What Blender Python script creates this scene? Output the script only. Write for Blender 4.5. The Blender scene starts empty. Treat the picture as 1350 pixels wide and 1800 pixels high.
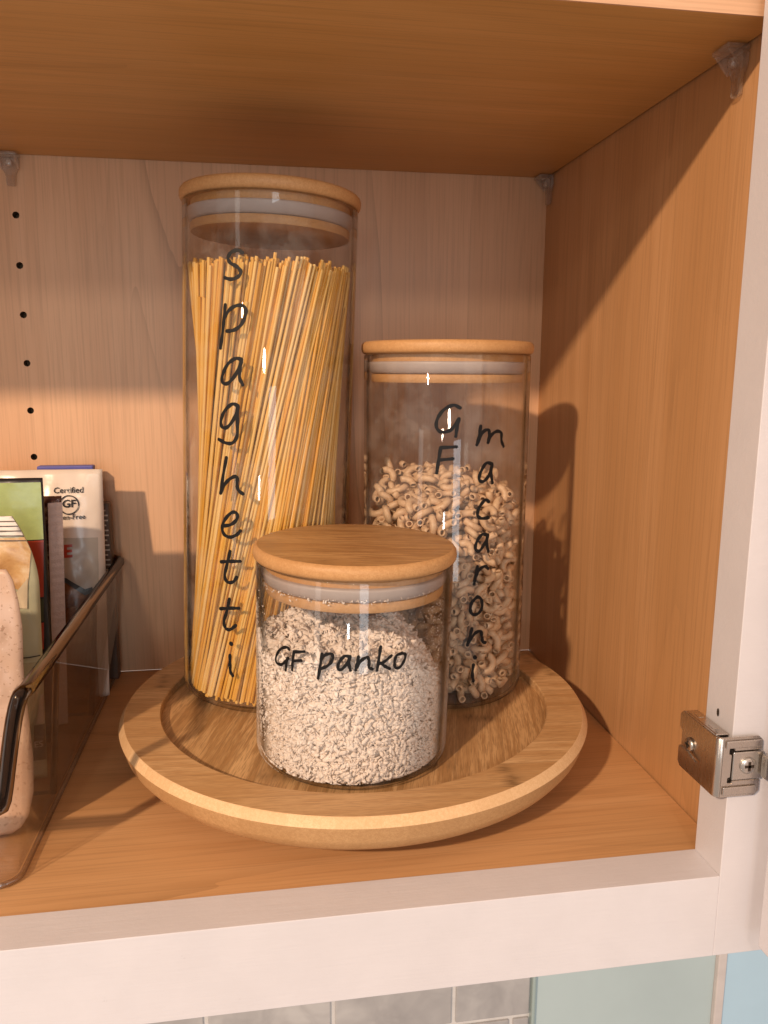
import bpy, bmesh, math, random
import numpy as np
from mathutils import Vector, Matrix, noise as mnoise

random.seed(7)
rng = np.random.default_rng(11)
S = bpy.context.scene
COL = S.collection

# ------------------------------------------------------------------ camera
CAM = np.array([-0.19414004, -0.30090903, 0.21666186])
FWD = np.array([0.15504925, 0.97195961, -0.17678868])
RGT = np.array([0.98763229, -0.15672194, 0.0045492])
UPV = np.array([0.02328503, 0.17530756, 0.98423832])
FPX = 1372.54                      # focal length in pixels of the 1350 x 1800 photograph
cd = bpy.data.cameras.new('camera')
cam = bpy.data.objects.new('camera', cd)
COL.objects.link(cam)
cam.matrix_world = Matrix((
    (RGT[0], UPV[0], -FWD[0], CAM[0]),
    (RGT[1], UPV[1], -FWD[1], CAM[1]),
    (RGT[2], UPV[2], -FWD[2], CAM[2]),
    (0, 0, 0, 1)))
cd.sensor_fit = 'VERTICAL'
cd.sensor_height = 24.0
cd.lens = FPX / 1800 * 24.0
cd.clip_start = 0.01
cd.clip_end = 50
S.camera = cam

# ------------------------------------------------------------------ light
W = bpy.data.worlds.new('World')
S.world = W
W.use_nodes = True
bg = W.node_tree.nodes['Background']
bg.inputs[0].default_value = (1.0, 0.83, 0.72, 1)
bg.inputs[1].default_value = 0.47


def area(name, loc, target, power, color, sx, sy=None, shape='RECTANGLE'):
    l = bpy.data.lights.new(name, 'AREA')
    l.energy = power
    l.color = color
    l.shape = shape
    l.size = sx
    if sy:
        l.size_y = sy
    o = bpy.data.objects.new(name, l)
    COL.objects.link(o)
    d = Vector(target) - Vector(loc)
    o.rotation_euler = d.to_track_quat('-Z', 'Y').to_euler()
    o.location = loc
    return o


area('ceiling_lamp', (-1.515, -1.60, 1.30), (-0.15, 0.15, 0.15), 54, (1.0, 0.715, 0.485), 0.09, shape='DISK')
area('ceiling_lamp', (-0.55, -2.9, 1.30), (-0.15, 0.15, 0.15), 11, (1.0, 0.80, 0.64), 0.22, shape='DISK')
area('window_or_added_light', (0.05, -2.9, 0.35), (-0.15, 0.15, 0.2), 11.0, (0.80, 0.92, 1.0), 0.5, 1.4)
area('window_or_added_light', (-0.80, -2.8, 0.25), (-0.15, 0.15, 0.2), 2.6, (0.85, 0.95, 1.0), 0.13, 0.20)

area('window_or_added_light', (1.35, -2.1, 0.45), (-0.15, 0.15, 0.2), 2.6, (0.90, 0.96, 1.0), 0.30, 1.5)  # added right strip, no known window; puts a reflection band on the jars
area('window_or_added_light', (-2.05, -1.7, 0.35), (-0.15, 0.15, 0.2), 2.4, (1.0, 0.93, 0.84), 0.28, 1.3)  # added left strip for another jar reflection, not a known window

S.view_settings.view_transform = 'Standard'
S.view_settings.look = 'None'
S.view_settings.exposure = 0.10
S.view_settings.gamma = 1.0
S.cycles.use_denoising = True
S.cycles.max_bounces = 10
S.cycles.diffuse_bounces = 4
S.cycles.glossy_bounces = 4
S.cycles.transmission_bounces = 8
S.cycles.transparent_max_bounces = 40
S.cycles.caustics_reflective = False
S.cycles.caustics_refractive = False
S.cycles.sample_clamp_indirect = 4.0

# ------------------------------------------------------------------ measures (metres)
D = 0.2646          # y of the back panel
XR = 0.0131         # x of the right side panel
XL = -0.7081        # x of the left side panel
ZS = 0.3531         # underside of the upper shelf
TF = 0.0203         # face frame thickness, its back at y = 0
HR = 0.0389         # bottom rail height below the cabinet floor


def ray(px, py):
    return FWD + RGT * (px - 675) / FPX - UPV * (py - 900) / FPX


def at(px, py, ax, v):
    d = ray(px, py)
    s = (v - CAM[ax]) / d[ax]
    return CAM + s * d


# ------------------------------------------------------------------ helpers
def obj(name, mesh, mat=None, parent=None, loc=None, smooth=False):
    if isinstance(mesh, bmesh.types.BMesh):
        me = bpy.data.meshes.new(name)
        mesh.normal_update()
        mesh.to_mesh(me)
        mesh.free()
        mesh = me
    if smooth:
        mesh.polygons.foreach_set('use_smooth', [True] * len(mesh.polygons))
    if mat is not None and not mesh.materials:
        mesh.materials.append(mat)
    o = bpy.data.objects.new(name, mesh)
    COL.objects.link(o)
    if parent is not None:
        o.parent = parent
    if loc is not None:
        o.location = loc
    return o


def empty(name, loc=(0, 0, 0), rz=0.0):
    o = bpy.data.objects.new(name, None)
    o.empty_display_size = 0.02
    COL.objects.link(o)
    o.location = loc
    o.rotation_euler = (0, 0, rz)
    return o


def tag(o, label, cat, group=None, kind=None):
    o['label'] = label
    if cat:
        o['category'] = cat
    if group:
        o['group'] = group
    if kind:
        o['kind'] = kind
    return o


def box_bm(x0, x1, y0, y1, z0, z1, bev=0.0, seg=2):
    bm = bmesh.new()
    vs = [bm.verts.new(p) for p in ((x0, y0, z0), (x1, y0, z0), (x1, y1, z0), (x0, y1, z0),
                                    (x0, y0, z1), (x1, y0, z1), (x1, y1, z1), (x0, y1, z1))]
    for f in ((0, 3, 2, 1), (4, 5, 6, 7), (0, 1, 5, 4), (1, 2, 6, 5), (2, 3, 7, 6), (3, 0, 4, 7)):
        bm.faces.new([vs[i] for i in f])
    if bev:
        bmesh.ops.bevel(bm, geom=bm.edges[:], offset=bev, segments=seg, affect='EDGES', profile=0.5)
    return bm


def lathe_bm(prof, n=96, closed=False):
    """profile of (r, z), turned about z"""
    bm = bmesh.new()
    rings = []
    for r, z in prof:
        if r < 1e-7:
            rings.append([bm.verts.new((0, 0, z))])
        else:
            rings.append([bm.verts.new((r * math.cos(2 * math.pi * i / n), r * math.sin(2 * math.pi * i / n), z))
                          for i in range(n)])
    pairs = list(zip(rings, rings[1:]))
    if closed:
        pairs.append((rings[-1], rings[0]))
    for a, b in pairs:
        for i in range(n):
            j = (i + 1) % n
            if len(a) == 1 and len(b) == 1:
                continue
            if len(a) == 1:
                bm.faces.new((a[0], b[j], b[i]))
            elif len(b) == 1:
                bm.faces.new((a[i], a[j], b[0]))
            else:
                bm.faces.new((a[i], a[j], b[j], b[i]))
    bmesh.ops.recalc_face_normals(bm, faces=bm.faces[:])
    return bm


def autosmooth(o, deg=35):
    me = o.data
    me.polygons.foreach_set('use_smooth', [True] * len(me.polygons))
    bm = bmesh.new()
    bm.from_mesh(me)
    c = math.radians(deg)
    for e in bm.edges:
        if len(e.link_faces) == 2 and e.calc_face_angle(0) > c:
            e.smooth = False
    bm.to_mesh(me)
    bm.free()
    return o


def raw_mesh(name, V, F):
    """V (n,3), F (m,k) arrays -> mesh"""
    V = np.asarray(V, dtype=np.float32)
    F = np.asarray(F, dtype=np.int32)
    me = bpy.data.meshes.new(name)
    me.vertices.add(len(V))
    me.vertices.foreach_set('co', V.ravel())
    k = F.shape[1]
    me.loops.add(F.size)
    me.loops.foreach_set('vertex_index', F.ravel())
    me.polygons.add(len(F))
    me.polygons.foreach_set('loop_start', np.arange(0, F.size, k, dtype=np.int32))
    me.polygons.foreach_set('loop_total', np.full(len(F), k, dtype=np.int32))
    me.update(calc_edges=True)
    return me


# ------------------------------------------------------------------ materials
class NT:
    def __init__(s, name):
        s.m = bpy.data.materials.new(name)
        s.m.use_nodes = True
        s.t = s.m.node_tree
        s.n = s.t.nodes
        s.b = s.n['Principled BSDF']
        s.out = s.n['Material Output']

    def add(s, typ, **kw):
        n = s.n.new(typ)
        for k, v in kw.items():
            setattr(n, k, v)
        return n

    def link(s, a, b):
        s.t.links.new(a, b)

    def val(s, sock, v):
        if hasattr(v, 'is_linked') or isinstance(v, bpy.types.NodeSocket):
            s.link(v, sock)
        else:
            sock.default_value = v

    def math(s, op, a, b=0.0, c=None):
        n = s.add('ShaderNodeMath', operation=op)
        s.val(n.inputs[0], a)
        s.val(n.inputs[1], b)
        if c is not None:
            s.val(n.inputs[2], c)
        return n.outputs[0]

    def mix(s, f, a, b, blend='MIX'):
        n = s.add('ShaderNodeMix', data_type='RGBA', blend_type=blend)
        s.val(n.inputs[0], f)
        s.val(n.inputs[6], a if not isinstance(a, tuple) else (*a, 1))
        s.val(n.inputs[7], b if not isinstance(b, tuple) else (*b, 1))
        return n.outputs[2]

    def ramp(s, f, stops):
        n = s.add('ShaderNodeValToRGB')
        e = n.color_ramp.elements
        while len(e) < len(stops):
            e.new(0.5)
        for i, (p, c) in enumerate(stops):
            e[i].position = p
            e[i].color = (*c, 1) if isinstance(c, tuple) else (c, c, c, 1)
        s.link(f, n.inputs[0])
        return n.outputs[0]

    def coords(s, scale=(1, 1, 1), rot=(0, 0, 0), loc=(0, 0, 0), kind='Object'):
        tc = s.add('ShaderNodeTexCoord')
        mp = s.add('ShaderNodeMapping')
        mp.inputs['Scale'].default_value = scale
        mp.inputs['Rotation'].default_value = rot
        mp.inputs['Location'].default_value = loc
        s.link(tc.outputs[kind], mp.inputs[0])
        return mp.outputs[0]

    def noise(s, vec, scale, detail=4, rough=0.5, dist=0.0):
        n = s.add('ShaderNodeTexNoise')
        s.link(vec, n.inputs['Vector'])
        n.inputs['Scale'].default_value = scale
        n.inputs['Detail'].default_value = detail
        n.inputs['Roughness'].default_value = rough
        n.inputs['Distortion'].default_value = dist
        return n.outputs[0]

    def bump(s, h, strength=0.2, dist=0.001):
        n = s.add('ShaderNodeBump')
        n.inputs['Strength'].default_value = strength
        n.inputs['Distance'].default_value = dist
        s.link(h, n.inputs['Height'])
        s.link(n.outputs[0], s.b.inputs['Normal'])

    def base(s, c):
        s.val(s.b.inputs['Base Color'], c if not isinstance(c, tuple) else (*c, 1))

    def rough(s, r):
        s.val(s.b.inputs['Roughness'], r)


def plain(name, color, rough=0.5, metal=0.0, spec=0.5, var=0.0, vscale=60, bump=0.0, bscale=400):
    N = NT(name)
    if var:
        v = N.noise(N.coords(), vscale, 4, 0.6)
        c2 = tuple(max(0, x * (1 - var)) for x in color)
        N.base(N.mix(N.ramp(v, [(0.35, 0.0), (0.65, 1.0)]), c2, color))
    else:
        N.base(color)
    N.rough(rough)
    N.b.inputs['Metallic'].default_value = metal
    N.b.inputs['Specular IOR Level'].default_value = spec
    if bump:
        N.bump(N.noise(N.coords(), bscale, 3, 0.6), bump, 0.0006)
    return N.m


def laminate(name, along, seed, light=(0.58, 0.325, 0.185), dark=(0.46, 0.235, 0.120), lines=1.0):
    """printed maple laminate: long streaks, hairlines and cathedral figure running along one axis"""
    N = NT(name)
    st = [1.0, 1.0, 1.0]
    st[along] = 0.055
    v = N.coords(tuple(st), loc=(seed * 1.7, seed * 0.9, seed * 2.3))
    broad = N.noise(v, 22, 3, 0.55)
    mid = N.noise(v, 95, 4, 0.6)
    fine = N.noise(N.coords(tuple(0.02 if i == along else 1.0 for i in range(3)), loc=(seed, 0, seed)), 620, 3, 0.6)
    # cathedral figure: contour lines of a stretched, warped field
    st2 = [1.0, 1.0, 1.0]
    st2[along] = 0.16
    cv = N.coords(tuple(st2), loc=(seed * 3.1, seed, seed * 0.7))
    field = N.noise(cv, 5.5, 2, 0.45, 0.35)
    wob = N.noise(v, 60, 2, 0.5)
    fr = N.math('FRACT', N.math('ADD', N.math('MULTIPLY', field, 17.0), N.math('MULTIPLY', wob, 0.55)))
    line = N.ramp(fr, [(0.0, 1.0), (0.10, 0.35), (0.30, 0.0), (0.94, 0.0)])
    lw = N.math('MULTIPLY', line, N.ramp(N.noise(cv, 9, 2), [(0.42, 0.0), (0.62, 1.0)]))
    c = N.mix(N.ramp(broad, [(0.3, 0.0), (0.7, 1.0)]), dark, light)
    c = N.mix(N.math('MULTIPLY', N.ramp(mid, [(0.38, 1.0), (0.58, 0.0)]), 0.55), c, dark)
    c = N.mix(N.math('MULTIPLY', N.ramp(fine, [(0.36, 1.0), (0.52, 0.0)]), 0.42), c, tuple(x * 0.75 for x in dark))
    c = N.mix(N.math('MULTIPLY', lw, 0.42 * lines), c, tuple(x * 0.62 for x in dark))
    N.base(c)
    N.rough(N.math('MULTIPLY_ADD', fine, 0.12, 0.36))
    N.b.inputs['Specular IOR Level'].default_value = 0.4
    N.bump(fine, 0.06, 0.0004)
    return N.m


def bamboo(name, rz=0.0, strip=0.014, light=(0.66, 0.395, 0.185), dark=(0.47, 0.245, 0.095), seed=0.0, fibre=1.0, nodes=1.0):
    """edge-glued bamboo: strips of slightly different tone, fibres along local x, darker node bands"""
    N = NT(name)
    p = N.coords(rot=(0, 0, rz), loc=(seed, seed * 0.37, 0))
    sep = N.add('ShaderNodeSeparateXYZ')
    N.link(p, sep.inputs[0])
    idx = N.math('FLOOR', N.math('DIVIDE', sep.outputs[1], strip))
    wn = N.add('ShaderNodeTexWhiteNoise', noise_dimensions='1D')
    N.link(N.math('ADD', idx, seed * 7.13), wn.inputs['W'])
    comb = N.add('ShaderNodeCombineXYZ')
    N.link(N.math('ADD', N.math('MULTIPLY', sep.outputs[0], 0.075), N.math('MULTIPLY', wn.outputs[0], 9.0)), comb.inputs[0])
    N.link(sep.outputs[1], comb.inputs[1])
    N.link(sep.outputs[2], comb.inputs[2])
    f1 = N.noise(comb.outputs[0], 300, 3, 0.65)
    f2 = N.noise(comb.outputs[0], 1500, 2, 0.6)
    f0 = N.noise(comb.outputs[0], 95, 3, 0.6)
    blot = N.noise(p, 28, 3, 0.6)
    # node bands, one every few strips at its own place along the strip
    npos = N.math('FRACT', N.math('ADD', N.math('MULTIPLY', sep.outputs[0], 4.2), N.math('MULTIPLY', wn.outputs[0], 13.7)))
    jag = N.math('MULTIPLY', N.math('SUBTRACT', N.noise(comb.outputs[0], 700, 2), 0.5), 0.05)
    band = N.ramp(N.math('ADD', npos, jag), [(0.0, 0.0), (0.475, 0.0), (0.5, 1.0), (0.515, 0.35), (0.54, 0.0)])
    bw = N.math('MULTIPLY', band, N.ramp(f1, [(0.40, 0.15), (0.62, 1.0)]))
    c = N.mix(wn.outputs[0], tuple(0.45 * a + 0.55 * b for a, b in zip(light, dark)), light)
    c = N.mix(N.math('MULTIPLY', N.ramp(f0, [(0.38, 1.0), (0.54, 0.0)]), 0.60 * fibre), c, dark)
    c = N.mix(N.math('MULTIPLY', N.ramp(f1, [(0.42, 1.0), (0.50, 0.0)]), 0.62 * fibre), c, dark)
    c = N.mix(N.math('MULTIPLY', N.ramp(f2, [(0.36, 1.0), (0.55, 0.0)]), 0.45 * fibre), c, tuple(x * 0.7 for x in dark))
    c = N.mix(N.math('MULTIPLY', N.ramp(blot, [(0.35, 1.0), (0.62, 0.0)]), 0.16), c, dark)
    c = N.mix(N.math('MULTIPLY', bw, 0.75 * nodes), c, tuple(x * 0.42 for x in dark))
    seam = N.ramp(N.math('FRACT', N.math('DIVIDE', sep.outputs[1], strip)), [(0.0, 1.0), (0.03, 0.5), (0.06, 0.0)])
    c = N.mix(N.math('MULTIPLY', seam, 0.45), c, tuple(x * 0.6 for x in dark))
    N.base(c)
    N.rough(N.math('MULTIPLY_ADD', f1, 0.18, 0.36))
    N.b.inputs['Specular IOR Level'].default_value = 0.45
    N.bump(f1, 0.10, 0.0004)
    return N.m


def bamboo_edge(name, light=(0.70, 0.455, 0.24), dark=(0.46, 0.25, 0.10), block=0.03):
    """end grain and strip edges of bamboo: dense little pores and block to block tone"""
    N = NT(name)
    v = N.coords()
    pores = N.noise(v, 1700, 2, 0.7)
    p2 = N.noise(v, 650, 3, 0.6)
    sep = N.add('ShaderNodeSeparateXYZ')
    N.link(v, sep.inputs[0])
    ang = N.math('ARCTAN2', sep.outputs[1], sep.outputs[0])
    wn = N.add('ShaderNodeTexWhiteNoise', noise_dimensions='1D')
    N.link(N.math('FLOOR', N.math('DIVIDE', ang, block)), wn.inputs['W'])
    c = N.mix(N.math('MULTIPLY', wn.outputs[0], 0.4), light, dark)
    c = N.mix(N.math('MULTIPLY', N.ramp(pores, [(0.40, 1.0), (0.56, 0.0)]), 0.38), c, dark)
    c = N.mix(N.math('MULTIPLY', N.ramp(p2, [(0.36, 1.0), (0.60, 0.0)]), 0.4), c, dark)
    N.base(c)
    N.rough(0.5)
    N.b.inputs['Specular IOR Level'].default_value = 0.35
    N.bump(pores, 0.12, 0.0003)
    return N.m


def thin_glass(name, tint=(0.975, 0.97, 0.96), edge=(0.92, 0.88, 0.83), rough=0.0, f0=0.045, smudge_haze=0.0, bend=0.0, ior=1.35, smudge_haze_col=(0.9, 0.88, 0.85)):
    """clear wall: light passes straight through, Schlick reflection off each face, refraction where it is met edge on"""
    N = NT(name)
    lw = N.add('ShaderNodeLayerWeight')
    lw.inputs[0].default_value = 0.5
    fac = lw.outputs['Facing']
    F = N.math('MULTIPLY_ADD', N.math('POWER', fac, 5.0), 0.80, f0)
    tr = N.add('ShaderNodeBsdfTransparent')
    col = N.mix(N.math('POWER', fac, 3.0), tint, edge)
    N.link(col, tr.inputs[0])
    trans = tr.outputs[0]
    if bend:
        rf = N.add('ShaderNodeBsdfRefraction')
        rf.inputs['IOR'].default_value = ior
        rf.inputs['Roughness'].default_value = 0.0
        N.link(col, rf.inputs[0])
        mb = N.add('ShaderNodeMixShader')
        N.link(N.ramp(fac, [(0.70, 0.0), (0.84, bend)]), mb.inputs[0])
        N.link(trans, mb.inputs[1])
        N.link(rf.outputs[0], mb.inputs[2])
        trans = mb.outputs[0]
    gl = N.add('ShaderNodeBsdfGlossy')
    gl.inputs['Roughness'].default_value = rough
    mx = N.add('ShaderNodeMixShader')
    N.link(F, mx.inputs[0])
    N.link(trans, mx.inputs[1])
    N.link(gl.outputs[0], mx.inputs[2])
    res = mx.outputs[0]
    if smudge_haze:
        df = N.add('ShaderNodeBsdfDiffuse')
        df.inputs[0].default_value = (*smudge_haze_col, 1)
        sm = N.ramp(N.noise(N.coords(), 45, 5, 0.7), [(0.45, 0.0), (0.8, smudge_haze)])
        m2 = N.add('ShaderNodeMixShader')
        N.link(sm, m2.inputs[0])
        N.link(res, m2.inputs[1])
        N.link(df.outputs[0], m2.inputs[2])
        res = m2.outputs[0]
    N.link(res, N.out.inputs['Surface'])
    return N.m


def real_glass(name, color, ior=1.49, rough=0.02):
    N = NT(name)
    g = N.add('ShaderNodeBsdfGlass')
    g.inputs['Color'].default_value = (*color, 1)
    g.inputs['Roughness'].default_value = rough
    g.inputs['IOR'].default_value = ior
    N.link(g.outputs[0], N.out.inputs['Surface'])
    return N.m


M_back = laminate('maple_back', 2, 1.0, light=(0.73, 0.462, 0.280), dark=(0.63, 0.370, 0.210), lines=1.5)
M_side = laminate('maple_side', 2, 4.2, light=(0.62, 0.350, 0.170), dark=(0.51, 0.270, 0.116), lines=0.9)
M_floor = laminate('maple_floor', 0, 2.6, light=(0.64, 0.370, 0.178), dark=(0.54, 0.288, 0.122), lines=1.3)
M_shelf = laminate('maple_shelf', 0, 6.4, light=(0.66, 0.375, 0.135), dark=(0.54, 0.290, 0.088), lines=1.0)
M_edge = laminate('maple_edge', 0, 8.8, light=(0.70, 0.45, 0.29), dark=(0.62, 0.37, 0.22), lines=0.4)


def painted(name, color):
    N = NT(name)
    v = N.noise(N.coords(), 34, 4, 0.6)
    brush = N.noise(N.coords((0.06, 1, 1)), 900, 3, 0.6)
    spot = N.noise(N.coords(), 260, 3, 0.7)
    c = N.mix(N.ramp(v, [(0.35, 0.0), (0.7, 1.0)]), tuple(x * 0.95 for x in color), color)
    c = N.mix(N.ramp(spot, [(0.70, 0.0), (0.80, 0.30)]), c, tuple(x * 0.6 for x in color))
    N.base(c)
    N.rough(N.math('MULTIPLY_ADD', v, 0.15, 0.33))
    N.b.inputs['Specular IOR Level'].default_value = 0.45
    N.bump(N.math('ADD', brush, N.math('MULTIPLY', spot, 0.8)), 0.16, 0.0005)
    return N.m


M_paint = painted('white_paint', (0.67, 0.650, 0.690))
M_dark = plain('dark_hole', (0.03, 0.018, 0.010), 0.9)
M_bore = plain('drilled_bore', (0.16, 0.09, 0.045), 0.9, var=0.3, vscale=900)
M_rim = bamboo('bamboo_rim', rz=math.radians(4), strip=0.021, seed=0.013, light=(0.70, 0.455, 0.235), dark=(0.47, 0.258, 0.105), fibre=1.1, nodes=1.2)
M_tray = bamboo('bamboo_tray', rz=math.radians(-75), strip=0.024, seed=0.031, light=(0.72, 0.465, 0.235), dark=(0.40, 0.215, 0.085), fibre=1.35, nodes=1.2)
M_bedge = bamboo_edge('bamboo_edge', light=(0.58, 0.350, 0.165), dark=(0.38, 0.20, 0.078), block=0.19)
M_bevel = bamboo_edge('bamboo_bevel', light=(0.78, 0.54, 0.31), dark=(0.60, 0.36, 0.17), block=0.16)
M_lid = bamboo('bamboo_lid', rz=math.radians(8), strip=0.019, seed=0.05, light=(0.62, 0.365, 0.155), dark=(0.37, 0.185, 0.064), fibre=1.35, nodes=1.0)
M_lid_edge = bamboo_edge('bamboo_lid_edge', light=(0.62, 0.36, 0.16), dark=(0.42, 0.205, 0.075), block=0.31)
M_plug = bamboo_edge('bamboo_plug', light=(0.60, 0.355, 0.165), dark=(0.42, 0.21, 0.085), block=0.7)
def silicone():
    N = NT('silicone')
    N.base((0.66, 0.57, 0.55))
    N.rough(0.4)
    tr = N.add('ShaderNodeBsdfTransparent')
    tr.inputs[0].default_value = (0.95, 0.88, 0.84, 1)
    mx = N.add('ShaderNodeMixShader')
    mx.inputs[0].default_value = 0.30
    N.link(N.b.outputs[0], mx.inputs[1])
    N.link(tr.outputs[0], mx.inputs[2])
    N.link(mx.outputs[0], N.out.inputs['Surface'])
    return N.m


M_gasket = silicone()
M_glass = thin_glass('jar_glass', smudge_haze=0.07, bend=0.9)
M_vinyl = plain('black_vinyl', (0.008, 0.008, 0.009), 0.5, spec=0.22)
M_bin = thin_glass('bin_acrylic', tint=(0.965, 0.95, 0.93), edge=(0.90, 0.86, 0.81), smudge_haze=0.04, f0=0.035)
M_bin_edge = real_glass('bin_acrylic_rim', (0.24, 0.215, 0.20), 1.49, 0.03)
M_clip = thin_glass('clip_plastic', tint=(0.96, 0.94, 0.92), edge=(0.80, 0.75, 0.70), rough=0.05, f0=0.14, smudge_haze=0.30)  # white diffuse haze lightens the clear plastic, standing in for light passing through


def nickel(name, color=(0.62, 0.56, 0.51)):
    N = NT(name)
    v = N.noise(N.coords((1, 1, 0.1)), 900, 3, 0.6)
    N.base(color)
    N.b.inputs['Metallic'].default_value = 1.0
    N.rough(N.math('MULTIPLY_ADD', v, 0.16, 0.20))
    N.bump(v, 0.04, 0.0002)
    return N.m


M_nickel = nickel('nickel_plate')
M_nickel2 = nickel('nickel_screw', (0.66, 0.61, 0.56))


def pasta(name, light, dark, rough=0.5, obj_random=True, ss=0.0):
    N = NT(name)
    c = N.mix(N.ramp(N.noise(N.coords(), 500, 3, 0.6), [(0.35, 0.0), (0.65, 1.0)]), dark, light)
    if obj_random:
        oi = N.add('ShaderNodeObjectInfo')
        c = N.mix(N.math('MULTIPLY', oi.outputs['Random'], 0.75), c, tuple(0.35 * a + 0.65 * b for a, b in zip(light, dark)))
    N.base(c)
    N.rough(rough)
    N.b.inputs['Specular IOR Level'].default_value = 0.4
    return N.m


def durum():
    N = NT('durum_strand')
    oi = N.add('ShaderNodeObjectInfo')
    c = N.ramp(oi.outputs['Random'], [(0.0, (0.70, 0.345, 0.045)), (0.35, (0.80, 0.46, 0.095)), (0.7, (0.86, 0.575, 0.19)), (1.0, (0.90, 0.68, 0.33))])
    c = N.mix(N.ramp(N.noise(N.coords(), 6, 3, 0.6), [(0.35, 0.0), (0.65, 0.45)]), c, (0.74, 0.39, 0.06))
    N.base(c)
    N.rough(0.38)
    return N.m


M_spag = durum()
M_mac = pasta('elbow_dough', (0.76, 0.555, 0.375), (0.62, 0.415, 0.255), 0.42)
M_panko = pasta('panko_crumb', (0.88, 0.81, 0.76), (0.84, 0.735, 0.66), 0.8, obj_random=False)

# ------------------------------------------------------------------ cabinet
cab = tag(empty('kitchen_cabinet', (0, 0, 0)),
          'wall cabinet with maple wood-grain inside and white painted face frame holding the jars', 'cabinet')
ZT = 0.735


def back_panel():
    """back panel with the column of drilled peg holes"""
    bm = bmesh.new()
    hx = -0.3475
    r = 0.0022
    zs = [0.3160 - 0.0316 * i for i in range(-11, 10)]
    zs = [z for z in zs if 0.02 < z < ZT - 0.02 and abs(z - ZS) > 0.012]
    zs.sort()
    c = 0.006
    x0, x1 = XL, XR
    cols = [x0, hx - c, hx + c, x1]
    cuts = [0.0]
    for z in zs:
        cuts += [z - c, z + c]
    cuts.append(ZT)

    def quad(a, b, z0, z1):
        vs = [bm.verts.new(p) for p in ((a, D, z0), (b, D, z0), (b, D, z1), (a, D, z1))]
        bm.faces.new(vs)
    quad(x0, cols[1], 0, ZT)
    quad(cols[2], x1, 0, ZT)
    for i in range(len(cuts) - 1):
        z0, z1 = cuts[i], cuts[i + 1]
        if i % 2 == 0:
            quad(cols[1], cols[2], z0, z1)
        else:
            zc = (z0 + z1) / 2
            n = 24
            outer, inner, deep = [], [], []
            for k in range(n):
                a = 2 * math.pi * (k + 0.5) / n
                ca, sa = math.cos(a), math.sin(a)
                m = c / max(abs(ca), abs(sa))
                outer.append(bm.verts.new((hx + m * ca, D, zc + m * sa)))
                inner.append(bm.verts.new((hx + r * ca, D, zc + r * sa)))
                deep.append(bm.verts.new((hx + r * ca, D + 0.008, zc + r * sa)))
            for k in range(n):
                j = (k + 1) % n
                # corners of the square cell
                if abs(outer[k].co.x - outer[j].co.x) > 1e-6 and abs(outer[k].co.z - outer[j].co.z) > 1e-6:
                    cx = hx + math.copysign(c, outer[k].co.x - hx)
                    cz = zc + math.copysign(c, outer[k].co.z - zc)
                    cv = bm.verts.new((cx, D, cz))
                    bm.faces.new((outer[k], cv, outer[j], inner[j], inner[k]))
                else:
                    bm.faces.new((outer[k], outer[j], inner[j], inner[k]))
                f = bm.faces.new((inner[k], inner[j], deep[j], deep[k]))
                f.material_index = 1
            f = bm.faces.new(deep)
            f.material_index = 1
    # rear skin gives the panel its thickness
    vs = [bm.verts.new(p) for p in ((x0, D + 0.009, 0), (x1, D + 0.009, 0), (x1, D + 0.009, ZT), (x0, D + 0.009, ZT))]
    bm.faces.new(vs[::-1])
    bmesh.ops.remove_doubles(bm, verts=bm.verts[:], dist=1e-6)
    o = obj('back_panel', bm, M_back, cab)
    o.data.materials.append(M_bore)
    return o


back_panel()
obj('floor_panel', box_bm(XL, XR - 0.0007, 0.0002, D - 0.0006, -0.018, 0.0), M_floor, cab)
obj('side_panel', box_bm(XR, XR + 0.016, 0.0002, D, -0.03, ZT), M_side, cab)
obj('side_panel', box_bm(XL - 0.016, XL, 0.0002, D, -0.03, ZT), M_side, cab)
obj('top_panel', box_bm(XL, XR, 0.0002, D - 0.0002, ZT, ZT + 0.018), M_floor, cab)
ff = empty('face_frame')
ff.parent = cab
XS0, XS1 = -0.695, 0.0
obj('rail', box_bm(XS0, XS1, -TF, 0.0, -HR, 0.0004, 0.0003), M_paint, ff)
obj('rail', box_bm(XS0, XS1, -TF, 0.0, ZT - 0.03, ZT + 0.03, 0.0007), M_paint, ff)
obj('stile', box_bm(XS1, XS1 + 0.042, -TF, 0.0, -HR, ZT + 0.03, 0.0003), M_paint, ff)
obj('stile', box_bm(XS0 - 0.042, XS0, -TF - 0.0001, 0.0, -HR - 0.0002, ZT + 0.03, 0.0007), M_paint, ff)
# old screw hole and a scuff in the stile above the hinge
ph = at(1263, 1252, 0, 0.0)
bm = bmesh.new()
bmesh.ops.create_circle(bm, cap_ends=True, radius=0.0011, segments=14, matrix=Matrix.Translation((-0.0003, ph[1], ph[2])) @ Matrix.Rotation(math.radians(90), 4, 'Y') @ Matrix.Diagonal((1.7, 0.8, 1, 1)))
obj('screw_hole', bm, M_dark, ff)

# upper shelf
sh = tag(empty('upper_shelf', (0, 0, ZS)),
         'adjustable wood-grain shelf above the jars resting on clear clips', 'shelf')
obj('shelf_board', box_bm(XL + 0.002, XR - 0.0015, 0.0049, D - 0.0012, 0, 0.018), M_shelf, sh)
obj('front_edge_band', box_bm(XL + 0.002, XR - 0.0015, 0.0040, 0.0049, -0.0001, 0.0181), M_edge, sh)


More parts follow.
